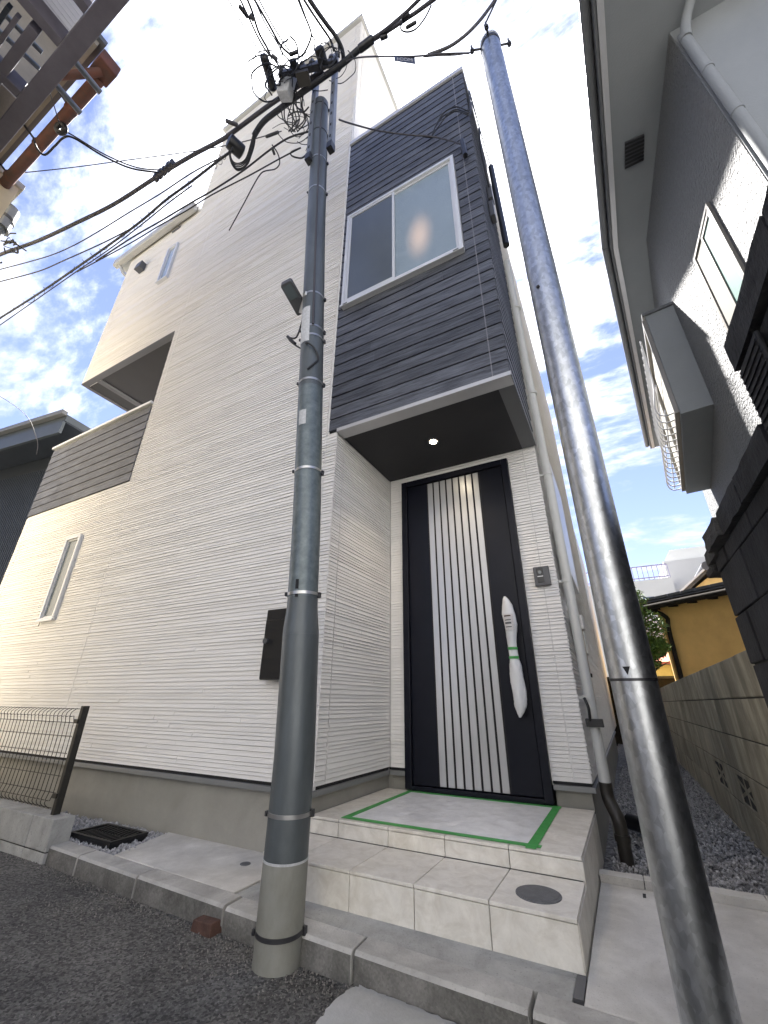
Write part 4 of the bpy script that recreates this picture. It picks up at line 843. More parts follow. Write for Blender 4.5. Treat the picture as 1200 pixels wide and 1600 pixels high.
closure('cable_clamp', (390, 22), (397, 32), 0.018, 6.3, 'small ring clamp on an overhead wire', m_bandd, cat='clamp')
closure('cable_clamp', (424, 86), (434, 94), 0.018, 6.28, 'star shaped clamp where an overhead wire meets the tangle', m_bandd, cat='clamp')
closure('cable_clamp', (452, 86), (466, 80), 0.016, 6.28, 'row of terminals in the middle of the tangle', m_bandd, cat='clamp')
closure('cable_clamp', (425, 230), (429, 242), 0.014, 5.95, 'small dark tag clamp on the drop wire', m_bandd, cat='clamp')
closure('cable_clamp', (415, 214), (436, 206), 0.015, 6.05, 'coiled turnbuckle on the drop wire left of the pole', m_bandd, cat='clamp')
p = at(447, 142, 2, 6.2); mb = MB(); mb.box(p.x-0.06, p.x+0.06, p.y-0.06, p.y+0.05, p.z-0.13, p.z+0.11); o = mb.build('junction_box', m_label, bevel=0.008, label='pale grey junction box hung in the cable tangle', cat='junction box'); o.rotation_euler = (R(18), R(14), R(20))
# runs to the right
cable([(537, 97, 6.15), (560, 90, 6.0), (600, 88, 5.6), (647, 88, 5.15), (690, 84, 4.9), at(733, 83, 1, PY-.02)], 0.006, 'thin line stretched from the grey pole to the steel pole', m_cable2)
cable([(662, 89, 5.05), (685, 87, 4.95), (712, 86, 4.9), at(735, 82, 1, PY-.02)], 0.004, 'short second line ending at the steel pole', m_cable2)
cable([(668, 86, 5.0), (700, 74, 5.0), (726, 56, 5.05), (748, 34, 5.15), (765, 12, 5.3), (782, -12, 5.4)], 0.011, 'cable curving up past the steel pole top', m_cable2)
cable([at(757, 40, 1, PY), (764, 25, 5.25), (772, 8, 5.35), (780, -10, 5.4)], 0.006, 'wire rising from the steel pole top', m_cable)
cable([(582, 60, 6.15), (600, 48, 6.1), (622, 30, 6.0), (640, 14, 5.95), (662, -8, 5.9)], 0.013, 'grey cable rising to the upper right from the black sleeve', m_cable2)
cable([(584, 62, 6.15), (610, 46, 6.1), (634, 30, 6.05), (655, 16, 6.0), (690, -10, 5.95)], 0.015, 'lower grey cable rising to the upper right', m_cable2)
cable([(630, 32, 6.05), (626, 45, 6.0), (636, 50, 6.0), (650, 45, 6.0), (664, 28, 6.0), (674, 8, 6.0)], 0.006, 'slack loop under the lower grey cable', m_cable)
closure('splice_closure', (634, 44), (651, 34), 0.014, 6.0, 'small dark splice on the slack loop', m_blackplast)
closure('splice_closure', (594, 60), (606, 55), 0.020, 6.1, 'small dark sleeve on the lower grey cable', m_blackplast)
closure('splice_closure', (628, 32), (640, 22), 0.024, 6.02, 'dark connector block on the lower grey cable', m_blackplast)
# hanging tag with lettering
ta = thing('cable_tag', at(632, 94, 2, 5.3), 'small dark cable tag reading J:COM on the line between poles', 'cable tag')
qa, qb = at(616, 88, 2, 5.42), at(648, 89, 2, 5.14); dn = V(0, 0, -1)
cr = [qa, qb, at(649, 100, 1, qb.y), at(616, 95, 1, qa.y)]
MB().prism(cr, (0.0, 0.002, 0)).build('tag_plate', m_blackplast, ta)
tcu = bpy.data.curves.new('lettering', 'FONT'); tcu.body = 'J:COM'; tcu.size = 1; tcu.extrude = 0.01
tob = bpy.data.objects.new('tmp_text', tcu); COL.objects.link(tob); bpy.context.view_layer.update()
dg = bpy.context.evaluated_depsgraph_get(); tme = bpy.data.meshes.new_from_object(tob.evaluated_get(dg)); bpy.data.objects.remove(tob)
xs_ = [v_.co.x for v_ in tme.vertices]; ys_ = [v_.co.y for v_ in tme.vertices]; W_ = max(xs_)-min(xs_); H_ = max(ys_)
ex = (cr[1]-cr[0]); ey = (cr[0]-cr[3]); nr = ex.cross(ey).normalized(); nr = nr if nr.dot(CAM-qa) > 0 else -nr
for v_ in tme.vertices:
    u, w_ = 0.12+0.76*(v_.co.x-min(xs_))/W_, 0.25+0.5*v_.co.y/H_; v_.co = cr[3]+ex*u+ey*w_+(cr[2]-cr[1]-(cr[3]-cr[0]))*(1-w_)*u+nr*(0.0015+v_.co.z*0.02)-world_loc(ta)
to = bpy.data.objects.new('lettering', tme); COL.objects.link(to); to.parent = ta; tme.materials.append(m_text)
# service line to the bay
yb_ = YF-0.06
cable([at(530, 187, 1, axis(5.8).y-.08), at(548, 193, 1, 1.5), at(590, 204, 1, 1.75), at(640, 211, 1, 1.95), at(672, 213, 1, 2.02), at(700, 219, 1, 2.05), at(722, 226, 1, yb_)], 0.007, 'service line from the grey pole to the bracket on the dark bay', m_cable2)
for k, (dx_, dy_) in enumerate(((0, 0), (4, 4), (-3, 7))):
    cable([at(674, 213, 1, 2.03), at(684+dx_, 190+dy_, 1, 2.03), at(696+dx_, 174+dy_, 1, 2.03), at(714, 167+dy_, 1, 2.04), at(734, 172+dy_, 1, 2.07), V(-0.21, 2.15+.03*k, 6.45-.05*k), V(-0.20, 2.5, 6.42), V(-0.19, 2.9, 6.5)], 0.006, 'black service cable arching over the bay corner into the conduit', group='service cables over the bay corner', m_=m_cable)
br = MB(); q = at(723, 229, 1, yb_); br.box(q.x-.02, q.x+.02, YF-.012, YF-.07, q.z-.02, q.z+.02); br.tube([q+V(0, 0, .10), q+V(.012, 0, -.16)], 0.022, 10); br.build('service_bracket', m_blackplast, bevel=0.003, label='black service bracket with insulator on the dark plank bay', cat='bracket')
closure('splice_closure', (660, 212), (676, 214), 0.012, 5.9, 'small dark splice where the service cables part', m_blackplast)

# ------------------------------------------------------------------ grey stuccoed house on the right
rh_ = thing('grey_house', (2.6, 4.5, 0), 'grey stuccoed house with deep eaves and barred bay window', 'house')
ZS = 5.76
K0, K1 = V(1.35, 2.315, 0), V(1.256, 4.11, 0)                 # street corner, bend in the wall
D2v = V(0.122, 0.9925, 0).normalized(); N2 = V(-D2v.y, D2v.x, 0)
K2 = K1+D2v*2.83
K3 = K2-N2*0.6; K4 = K3+D2v*2.4
far = V(5.5, 0, 0)
def up(p, z): return V(p.x, p.y, z)
def hwall(name, poly, m_, z0=-0.02, z1=ZS+0.002):
    return MB().prism([up(p, z0) for p in poly], (0, 0, z1-z0)).build(name, m_, rh_)
hwall('wall', [K0, K1, K2, K3, K4, K4+far, V(5.5, 2.315, 0)], m_stucco)
# street-side smooth render skin
MB().box(K0.x+0.004, 5.4, K0.y-0.012, K0.y-0.001, 0, ZS).build('street_face', m_stucco_s, rh_)
G0, G1, G2 = V(0.831, 1.80, 0), V(0.904, 4.034, 0), V(1.531, 9.152, 0)
roof_poly = [up(p, ZS+0.003) for p in (G0, G1, G2, V(6, 9.4, 0), V(6, 1.76, 0))]
MB().prism(roof_poly, (0, 0, 0.05)).build('soffit', m_stucco_s, rh_)
hip = MB(); c0 = V(3.6, 4, 7.6); top = [p+V(0, 0, 0.13) for p in roof_poly]
hip.add(top+[V(3.4, 3.6, 7.4), V(3.6, 7.6, 7.4)], [(0, 1, 5), (1, 2, 6, 5), (2, 3, 6), (3, 4, 5, 6), (4, 0, 5)]).build('roof', m_eave, rh_)
for a, b in ((G0+V(0, -0.012, 0), G1), (G1, G2)):
    d_ = (b-a).normalized(); n_ = V(-d_.y, d_.x, 0)
    A1, B1 = up(a, ZS+0.06)+n_*0.012, up(b, ZS+0.06)+n_*0.012
    MB().beam(A1, B1, 0.02, 0.17).build('fascia', m_eave, rh_)
    A1, B1 = up(a, ZS+0.085)+n_*0.062, up(b, ZS+0.085)+n_*0.062
    MB().tube([A1, B1], 0.042, 14).build('gutter', mat('gutter_grey', (0.155, 0.16, 0.165), 0.4, var=0.08), rh_, smooth=True)
    MB().beam(up(a, ZS-0.012)-n_*0.03, up(b, ZS-0.012)-n_*0.03, 0.05, 0.022).build('drip_edge', m_trim, rh_)
MB().box(0.80, 6, 1.765, 1.785, ZS-0.02, ZS+0.145).build('fascia', m_eave, rh_)
MB().tube([(0.78, 1.72, ZS+0.09), (6, 1.72, ZS+0.09)], 0.045, 14).build('gutter', m_eave, rh_, smooth=True)
va = [at(976, 222, 2, ZS), at(1006, 209, 2, ZS), at(1005, 250, 2, ZS), at(976, 264, 2, ZS)]
VT = MB().prism([p-V(0, 0, 0.012) for p in va], (0, 0, 0.0125)).build('soffit_vent', m_dgrey, rh_)
for k in range(7):
    a = va[0].lerp(va[3], (k+.5)/7); b = va[1].lerp(va[2], (k+.5)/7); MB().beam(a+V(0, 0, -.016), b+V(0, 0, -.016), 0.018, 0.006).build('louvre', m_blackplast, VT)
# downpipe on the street corner
q0 = at(1072, 62, 1, K0.y-0.06)
dpp = MB().tube(smooth_path([up(at(1078, -20, 1, K0.y-0.09), ZS+0.05)+V(0, -0.2, 0), at(1074, 20, 1, K0.y-0.12), at(1073, 58, 1, K0.y-0.07), V(q0.x+0.004, K0.y-0.055, q0.z-0.15), V(q0.x+0.01, K0.y-0.055, 2.5), V(q0.x+0.01, K0.y-0.055, 0)], 5), 0.034, 18).build('downpipe', m_stucco_s, rh_, smooth=True)
for z_ in (4.95, 4.35, 3.4): MB().tube([(q0.x+.006, K0.y-.055, z_-.012), (q0.x+.006, K0.y-.055, z_+.012)], 0.038, 18).build('pipe_clip', m_stucco_s, dpp, smooth=True)
# sliding window on the passage wall
d1 = (K1-K0).normalized(); n1_ = V(-d1.y, d1.x, 0)
def onwall(azd):
    # point of the first wall segment seen at this bearing
    q = R(azd); e = V(math.sin(q), math.cos(q), 0); den = e.x*d1.y-e.y*d1.x
    t = (K0.x*d1.y-K0.y*d1.x)/den; return e*t
w0, w1 = onwall(24.9), onwall(21.14)
dz = lambda p, r_: 0.83+r_*math.hypot(p.x, p.y)
zt_ = dz(w0, 1.132); zb_ = zt_-1.15
def wbox(a, b, z0, z1, o0, o1, dd, nn): return MB().hexa([up(a, z0)+nn*o0, up(b, z0)+nn*o0, up(b, z0)+nn*o1, up(a, z0)+nn*o1], [up(a, z1)+nn*o0, up(b, z1)+nn*o0, up(b, z1)+nn*o1, up(a, z1)+nn*o1])
wl = (w1-w0).length; wm = w0.lerp(w1, 0.52)
fr = MB()
for a, b, z0, z1 in ((w0, w1, zb_, zb_+.03), (w0, w1, zt_-.035, zt_), (w0, w0+d1*.03, zb_+.0305, zt_-.0355), (w1-d1*.03, w1, zb_+.0305, zt_-.0355)):
    x_ = wbox(a, b, z0, z1, -0.02, 0.022, d1, n1_); fr.add(x_.v, x_.f)
RW = fr.build('window', m_bronze, rh_, bevel=0.003); tag(RW, label='bronze framed sliding window with teal frosted pane and screen')
wbox(w0+d1*.03, wm, zb_+.03, zt_-.035, 0.004, 0.010, d1, n1_).build('pane', m_teal, RW)
wbox(wm, w1-d1*.03, zb_+.03, zt_-.035, 0.010, 0.013, d1, n1_).build('screen', m_screen, RW)
for p in (w0+d1*.03, wm-d1*.012): wbox(p, p+d1*.024, zb_+.031, zt_-.036, 0.0105, 0.018, d1, n1_).build('sash_stile', m_bronze, RW)
wbox(w0+d1*.055, wm-d1*.013, zt_-.075, zt_-.037, 0.0105, 0.017, d1, n1_).build('sash_rail', m_bronze, RW)
# boxed bay window with guard bars
bz0, bz1 = 3.355, 4.675; bd, bl = 0.257, 2.03
bA = K1+D2v*0.002
BX = wbox(bA, bA+D2v*bl, bz0, bz1, -0.0005, bd, D2v, N2).build('bay_window', m_stucco_s, rh_, bevel=0.004); tag(BX, label='boxed bay window with curved guard bars')
wbox(bA-D2v*.02, bA+D2v*(bl+.02), bz1+.0005, bz1+.035, 0, bd+.03, D2v, N2).build('hood', m_eave, BX, bevel=0.003)
fr = MB()
for s0, s1, z0, z1 in ((.02, bl-.02, bz0+.04, bz0+.09), (.02, bl-.02, bz1-.09, bz1-.03), (.02, .07, bz0+.0905, bz1-.0905), (bl-.07, bl-.02, bz0+.0905, bz1-.0905), (bl/2-.03, bl/2+.03, bz0+.0905, bz1-.0905)):
    x_ = wbox(bA+D2v*s0, bA+D2v*s1, z0, z1, bd+.001, bd+.04, D2v, N2); fr.add(x_.v, x_.f)
fr.build('frame', m_bronze, BX)
wbox(bA+D2v*.07, bA+D2v*(bl-.07), bz0+.09, bz1-.09, bd+.002, bd+.008, D2v, N2).build('pane', mat('beige_blind', (0.38, 0.36, 0.30), 0.5), BX)
for z_ in (bz0+.10, bz0+.42, bz1-.3): wbox(bA+D2v*.03, bA+D2v*(bl-.03), z_, z_+.018, bd+.10, bd+.112, D2v, N2).build('guard_rail', m_trim, BX)
for k in range(15):
    s_ = bA+D2v*(0.06+k*(bl-.12)/14)
    MB().tube(smooth_path([up(s_, bz0+.075)+N2*(bd+.03), up(s_, bz0+.065)+N2*(bd+.10), up(s_, bz0+.10)+N2*(bd+.155), up(s_, bz0+.22)+N2*(bd+.17), up(s_, bz0+.5)+N2*(bd+.12), up(s_, bz1-.25)+N2*(bd+.11)], 4), 0.008, 7).build('guard_bar', m_trim, BX, smooth=True)

# ------------------------------------------------------------------ sooty block wall and old passage wall
bw = thing('black_wall', (0.58, 1.2, 0), 'sooty black concrete block wall with rough cap stones by the passage', 'block wall')
rk = random.Random(31)
MB().box(0.512, 0.62, 0.77, 2.352, 0, 1.44).build('mortar', m_mortar, bw)
MB().box(0.512, 0.62, 0.77, 1.325, 1.4405, 1.75).build('mortar', m_mortar, bw)
z = -0.02
while z < 1.44:
    x = 2.36 if int(round(z/0.2)) % 2 == 0 else 2.16; first = x < 2.3
    if first: MB().box(0.498+rk.uniform(0, .006), 0.634, 2.166, 2.36, z+.005, z+.195 if z+.2 < 1.45 else 1.452).build('block', m_blackblock, bw, bevel=0.004)
    while x > 0.9:
        MB().box(0.497+rk.uniform(0, .008), 0.634, x-.397, x-.003, z+.003, min(z+.198, 1.452)).build('block', m_blackblock, bw, bevel=0.004); x -= .4
    z += 0.2
x = 1.335
while x > 0.9:
    MB().box(0.497+rk.uniform(0, .008), 0.634, x-.392, x-.004, 1.457, 1.735).build('block', m_blackblock, bw, bevel=0.004); x -= .4
def rough_stone(name, x0, x1, y0, y1, z0, z1, seed, parent, amp=0.014, m_=None):
    r_ = random.Random(seed); bm = bmesh.new(); bmesh.ops.create_cube(bm, size=1)
    bmesh.ops.subdivide_edges(bm, edges=bm.edges[:], cuts=4, use_grid_fill=True); mb = MB()
    for v_ in bm.verts:
        amp_ = amp*0.4; p = v_.co; mb.v.append(((x0+x1)/2+p.x*(x1-x0)+r_.uniform(-amp_, amp_), (y0+y1)/2+p.y*(y1-y0)+r_.uniform(-amp_, amp_), (z0+z1)/2+p.z*(z1-z0)+r_.uniform(-amp_, amp_)*.7))
    for f_ in bm.faces: mb.f.append(tuple(v_.index for v_ in f_.verts))
    bm.free(); return mb.build(name, m_ or m_cap, parent, smooth=True)
y = 2.03; k = 0
for (a, b) in ((1.345, 1.70), (1.71, 2.03)): rough_stone('cap_stone', 0.486, 0.66, a, b, 1.458, 1.555, 40+k, bw, 0.006, m_blackblock); k += 1
rough_stone('cap_stone', 0.47, 0.65, 2.04, 2.30, 1.462, 1.54, 50, bw, 0.006); rough_stone('cap_stone', 0.485, 0.64, 2.26, 2.46, 1.44, 1.50, 51, bw, 0.006); rough_stone('cap_stone', 0.48, 0.60, 2.37, 2.50, 1.392, 1.425, 52, bw, 0.004)
for (a, b) in ((.52, .90), (.91, 1.338)): rough_stone('cap_stone', 0.486, 0.66, a, b, 1.745, 1.848, 60+k, bw, 0.006, m_blackblock); k += 1
# louvred vent on it
lv = thing('wall_vent', (0.49, 1.2, 1.5), 'dark slatted vent panel fixed on the sooty black wall', 'vent')
MB().box(0.484, 0.4955, 1.14, 1.315, 1.50, 1.72).build('panel', m_vent, lv, bevel=0.004)
for k in range(9): MB().box(0.480, 0.4835, 1.15, 1.305, 1.508+k*.023, 1.517+k*.023).build('louvre', m_vent, lv)

ow = thing('passage_wall', (0.6, 5.5, 0), 'weathered grey concrete block wall along the side passage', 'block wall')
MB().box(0.538, 0.64, 2.37, 11.0, 0, 1.045).build('mortar', m_mortar, ow)
tops = [1.055, 0.855, 0.655, 0.455, 0.255, 0.055]
for ci, zt in enumerate(tops):
    zb2 = zt-0.196 if ci < 5 else -0.1
    y = 2.37 - (0.2 if ci % 2 else 0)
    while y < 10.9:
        a, b = max(y+.003, 2.372), y+.397
        if ci == 3 and 2.9 < y < 4.4 and int(round((y-2.37)/0.4)) % 2 == 0:
            hb = MB(); hb.box(0.53, 0.64, a, b, zb2, zb2+.022); hb.box(0.53, 0.64, a, b, zt-.022, zt); hb.box(0.53, 0.64, a, a+.022, zb2+.0225, zt-.0225); hb.box(0.53, 0.64, b-.022, b, zb2+.0225, zt-.0225)
            cy, cz = (a+b)/2, (zb2+zt)/2
            for ang in (30, 90, 150, 210, 270, 330):
                e = V(0, math.cos(R(ang))*.19, math.sin(R(ang))*.085); hb.beam(V(0.585, cy, cz), V(0.585, cy, cz)+e*.96, 0.018, 0.10, up=(1, 0, 0))
            hb.build('pierced_block', m_block, ow)
            MB().box(0.60, 0.638, a+.02, b-.02, zb2+.02, zt-.02).build('block_recess', m_black_gap, ow)
        else:
            MB().box(0.528+rk.uniform(0, .007), 0.648, a, b, zb2+.002, zt).build('block', m_block, ow, bevel=0.005)
        y += 0.4
# low kerbs across the passage
ck = thing('passage_kerb', (0.1, 2.62, 0.08), 'low rough concrete kerb closing off the gravel passage', 'kerb')
for k, (a, b) in enumerate(((-0.255, -0.08), (-0.075, 0.12), (0.125, 0.35), (0.355, 0.495))): rough_stone('kerb_stone', a, b, 2.60, 2.672, 0.02, 0.118, 70+k, ck, 0.004, m_conc)
MB().tube(smooth_path([(-0.12, 3.6, 0.14), (-0.06, 3.55, 0.14), (0.0, 3.5, 0.12), (0.05, 3.5, 0.08)], 5), 0.045, 14).build('drain_hose', m_blackplast, smooth=True, label='black corrugated drain hose lying on the passage gravel', cat='hose')

# ------------------------------------------------------------------ far end of the passage
ew = thing('end_wall', (0.2, 11.3, 0), 'dark brown low wall closing the far end of the passage', 'wall')
MB().box(-0.6, 1.6, 11.25, 11.4, 0, 1.32).build('panel', m_darkwood, ew); MB().box(-0.62, 1.62, 11.22, 11.43, 1.3205, 1.37).build('coping', m_mortar, ew)
# ochre outbuilding with dark eave
och = thing('ochre_shed', (2.2, 10, 0), 'ochre rendered outbuilding with dark eave beyond the passage wall', 'outbuilding')
oc = at(1034, 985, 1, 10.4); O0 = V(oc.x, oc.y, 0); od = V(math.sin(R(128)), math.cos(R(128)), 0); on_ = V(-od.y, od.x, 0)
on_ = on_ if on_.y < 0 else -on_
zo = at(1060, 942, 1, 10.0).z
O1 = O0+od*2.6
MB().prism([up(O0, 0), up(O1, 0), up(O1-on_*4, 0), up(O0-on_*4, 0)], (0, 0, zo)).build('wall', m_ochre, och)
E0, E1 = O0-od*0.32+on_*0.28, O1+on_*0.28
RFm = MB().prism([up(E0, zo+.001), up(E1, zo+.001), up(E1-on_*2.6, zo+0.30), up(E0-on_*2.6, zo+0.30)], (0, 0, 0.10)).build('roof', m_rooftile, och)
MB().beam(up(E0, zo+.0)+on_*.02, up(E1, zo+.0)+on_*.02, 0.04, 0.14).build('fascia', m_darkwood, och)
MB().tube([up(E0, zo-.02)+on_*.07, up(E1, zo-.02)+on_*.07], 0.05, 10).build('gutter', m_darkwood, och, smooth=True)
for k in range(7): q = O0.lerp(O1, (k+.2)/7)+on_*.01; MB().beam(up(q, zo-.02), up(q+on_*.26, zo-.05), 0.05, 0.06).build('rafter', m_darkwood, och)
MB().beam(up(E0-on_*.1, zo-.02), up(E0-on_*2.4, zo+.24), 0.05, 0.2).build('barge_board', m_darkwood, och)
MB().beam(up(O0+od*.05, 0)+on_*.03, up(O0+od*.05, zo)+on_*.03, 0.10, 0.04, up=(1, 0, 0)).build('corner_post', m_darkwood if False else m_ochre, och)
MB().tube(smooth_path([up(E0+od*.35, zo-.05)+on_*.05, up(O0+od*.20, zo-.22)+on_*.06, up(O0+od*.18, zo-.6)+on_*.06, up(O0+od*.16, 0)+on_*.06], 4), 0.04, 10).build('downpipe', m_darkwood, och, smooth=True)
# rows of roof tiles on the shed
for i in range(6):
    for j in range(11):
        a = E0.lerp(E1, (j+.5)/11)-on_*(0.2+i*.4); zz_ = zo+.105+(0.2+i*.4)/2.6*.30
        MB().beam(up(a, zz_+.02)+on_*.2, up(a, zz_+.02+.045)-on_*.2, 0.24, 0.05).build('roof_tile', m_rooftile, RFm)
# tile-roofed house behind it
th_ = thing('tiled_house', (4, 15, 0), 'cream gabled house with grey tiled roof behind the ochre outbuilding', 'house')
g0 = at(1076, 902, 1, 15.0); zr = at(1080, 899, 1, 15).z; ze = at(1072, 930, 1, 15).z
xr = g0.x+0.35
MB().prism([(xr-.55, 15, 0), (xr+3, 15, 0), (xr+3, 15, ze), (xr+.1, 15, zr-.12), (xr-.55, 15, ze)], (0, 5, 0)).build('wall', mat('cream_gable', (0.60, 0.47, 0.23), 0.85), th_)
RF2 = MB(); RF2.prism([(xr-.75, 14.7, ze-.12), (xr+.1, 14.7, zr), (xr+.1, 14.7, zr+.1), (xr-.82, 14.7, ze-.06)], (0, 5.6, 0)); RF2.prism([(xr+.1005, 14.7, zr), (xr+3.5, 14.7, ze-.7), (xr+3.55, 14.7, ze-.6), (xr+.1005, 14.7, zr+.1)], (0, 5.6, 0)); RF2 = RF2.build('roof', m_rooftile, th_)
for i in range(9):
    for j in range(7):
        t_ = (i+.4)/9; q = V(xr+.1, 14.8+j*.5, zr+.12).lerp(V(xr+3.5, 14.8+j*.5, ze-.55), t_); MB().tube([q+V(-.2, 0, .05), q+V(.2, 0, -.04)], 0.13, 6).build('roof_tile', m_rooftile, RF2)
MB().beam((xr+.1, 14.66, zr+.12), (xr-.80, 14.66, ze-.02), 0.05, 0.10, up=(0, 1, 0)).build('barge_board', m_alu, th_)
MB().tube([(xr+.1, 14.6, zr+.14), (xr+.1, 20.3, zr+.14)], 0.14, 8).build('ridge_tile', m_rooftile, th_, smooth=True)
# white block with roof terrace
wb = thing('white_block', (4, 26, 0), 'pale flat roofed building with roof terrace railing far behind', 'building')
YB_ = 26.0
def bx(x, y): return at(x, y, 1, YB_)
zt1 = bx(1020, 905).z; xl1 = bx(975, 905).x-6; xr1 = bx(1050, 903).x
MB().box(xl1, xr1, YB_, YB_+8, 0, zt1).build('lower_wall', m_farwhite, wb)
zt2 = bx(1080, 878).z; zt3 = bx(1080, 859).z; xm_ = bx(1050, 885).x
MB().box(xr1+.002, xr1+9, YB_+1.5, YB_+9, 0, zt2+.6).build('upper_wall', m_farwhite, wb)
MB().prism([(xm_-.3, YB_+3, zt2+.3), (xm_+8, YB_+3, zt2+.3), (xm_+8, YB_+3, zt3+1.0), (xm_+.5, YB_+3, zt3+1.0)], (0, 5, 0)).build('stair_tower', m_farwhite, wb)
for xx in (1035, 1005): q = bx(xx, 938); MB().box(q.x, q.x+.55, YB_-.03, YB_-.002, q.z-.75, q.z+.15).build('window', m_screen_glass, wb)
zr2 = bx(1010, 884).z
for z_ in (zt1+.12, zr2): MB().beam((xl1, YB_+.1, z_), (xr1-.1, YB_+.1, z_), 0.06, 0.07).build('rail', m_rail, wb)
k = xl1
while k < xr1: MB().beam((k, YB_+.1, zt1), (k, YB_+.1, zr2), 0.035, 0.035, up=(0, 1, 0)).build('baluster', m_rail, wb); k += 0.24
MB().beam((xr1-.1, YB_+.1, zr2), (xr1-.1, YB_+6, zr2), 0.06, 0.07).build('rail', m_rail, wb)
# small red roof and white wall seen low in the gap
rr_ = thing('red_roofed_house', (2, 20, 0), 'low house with red roof glimpsed between tree and ochre outbuilding', 'house')
q = at(1040, 1038, 1, 18); q2 = at(1040, 1024, 1, 18)
MB().box(q.x-1.6, q.x+1.5, 18.2, 22, 0, q.z).build('wall', mat('yellow_render', (0.5, 0.36, 0.10), 0.85), rr_)
MB().prism([(q.x-1.8, 17.9, q.z), (q.x+1.7, 17.9, q.z), (q.x+1.7, 20, q2.z+.4), (q.x-1.8, 20, q2.z+.4)], (0, 0, .08)).build('roof', m_redroof, rr_)
MB().box(q.x-1.6, q.x+1.6, 20.2, 22, q.z, q.z+2.0).build('upper_wall', mat('bright_white_wall', (0.72, 0.72, 0.70), 0.8), rr_)
# garden tree
tr = thing('garden_tree', at(1002, 1050, 1, 9.0)*1.0, 'leafy green tree at the end of the side passage', 'tree')
tb = at(1006, 1045, 1, 9.0); tr.location = (tb.x, 9.0, 0)
tk = MB().tube(smooth_path([(tb.x, 9, 0), (tb.x+.02, 9.02, 0.8), (tb.x-.03, 9.0, 1.5), (tb.x+.02, 9.03, 2.2)], 3), 0.06, 10)
for k in range(14):
    a = rk.uniform(0, 6.3); z_ = rk.uniform(1.2, 2.2); tk.tube([(tb.x, 9, z_), (tb.x+math.cos(a)*.22, 9+math.sin(a)*.22, z_+.2), (tb.x+math.cos(a)*.42, 9+math.sin(a)*.42, z_+.3)], [.02, .013, .006], 6)
tk.build('trunk', mat('bark', (0.045, 0.032, 0.022), 0.9, var=0.3, vs=20), tr, smooth=True)
m_leaf = mat('leaf', (0.055, 0.13, 0.025), 0.5, var=0.5, vs=6, col2=(0.17, 0.27, 0.04))
lb = m_leaf.node_tree.nodes['Principled BSDF']; lb.inputs['Transmission Weight'].default_value = 0.0; lb.inputs['Subsurface Weight'].default_value = 0.15
lf = MB()
for _ in range(5200):
    cl_ = rk.choice(((0, 0, 2.55, .42), (-.25, .1, 2.2, .36), (.22, -.1, 2.1, .36), (0, .2, 1.85, .34), (-.12, -.15, 2.75, .26), (.1, 0, 1.55, .26), (.3, 0, 1.75, .22)))
    v_ = V(rk.gauss(0, 1), rk.gauss(0, 1), rk.gauss(0, 1)).normalized()*cl_[3]*.8*(rk.random()**.45); p = V(tb.x+cl_[0], 9+cl_[1], cl_[2])+v_
    e = Euler((rk.uniform(-.9, .9), rk.uniform(-.9, .9), rk.uniform(0, 6.3))).to_matrix(); l_ = rk.uniform(.035, .07); w_ = l_*.28
    lf.add([p+e @ V(-l_, 0, 0), p+e @ V(0, -w_, .006), p+e @ V(l_, 0, -.01), p+e @ V(0, w_, .006)], [(0, 1, 2, 3)])
lf.build('crown', m_leaf, tr, kind='stuff', fixn=False)

# ------------------------------------------------------------------ navy house beyond the left end
nv = thing('navy_house', (-9.5, 2.2, 0), 'dark navy house with slatted screen and broad eave at the far left', 'house')
def bear(azd, dist, ratio=0.0): q = R(azd); return V(math.sin(q)*dist, math.cos(q)*dist, 0.83+ratio*dist)
NA = bear(-71.75, 8.7, 0.545)
nd = V(math.sin(R(-97.8)), math.cos(R(-97.8)), 0); nn = V(-nd.y, nd.x, 0); nn = nn if nn.y < 0 else -nn
NE = NA+nd*5.5; zE = NA.z
back = V(1.0, 0.55, 0)
MB().prism([NA, NE, NE-nn*5, NA-nn*5], (0, 0, 0.14)).build('roof', m_navy2, nv)
MB().prism([NA-V(0, 0, .02)+nn*.03, NE-V(0, 0, .02)+nn*.03, NE-V(0, 0, .02)-nn*.02, NA-V(0, 0, .02)-nn*.02], (0, 0, -.26)).build('fascia', m_navy2, nv)
MB().beam(NA+V(0, 0, .16)+nn*.05, NE+V(0, 0, .16)+nn*.05, 0.10, 0.09).build('gutter', m_eave, nv, bevel=0.01)
W0 = NA-nn*0.75+nd*0.05; W1 = NE-nn*0.75
MB().prism([up(W0, 0), up(W1, 0), up(W1-nn*4, 0), up(W0-nn*4, 0)], (0, 0, zE-.001)).build('wall', mat('blue_grey_wall', (0.022, 0.027, 0.034), 0.7, var=0.1), nv)
MB().prism([NA-V(0, 0, .03)-nn*.03, NE-V(0, 0, .03)-nn*.03, NE-V(0, 0, .03)-nn*.74, NA-V(0, 0, .03)-nn*.74], (0, 0, .02)).build('eave_soffit', m_navy, nv)
S0 = W0+nn*0.12+nd*0.32
for k in range(52):
    p = S0+nd*(k*.062); MB().beam(up(p, 0.9), up(p, zE-.45-.0), 0.028, 0.035, up=(0, 1, 0)).build('screen_slat', m_navy, nv)
for z_ in (1.2, 2.4, 3.6, zE-.6): MB().beam(up(S0-nn*.03, z_), up(S0-nn*.03+nd*3.3, z_), 0.03, 0.05).build('screen_rail', m_navy, nv)
MB().beam(up(S0-nd*.25, 0.3), up(S0-nd*.25, zE-.35), 0.14, 0.10, up=(0, 1, 0)).build('screen_post', m_navy, nv)
for z_ in (1.6, 2.6, 3.6, 4.6): MB().beam(up(S0-nd*.25, z_), up(W0+nd*.02, z_+.1), 0.04, 0.05).build('stay', m_navy, nv)
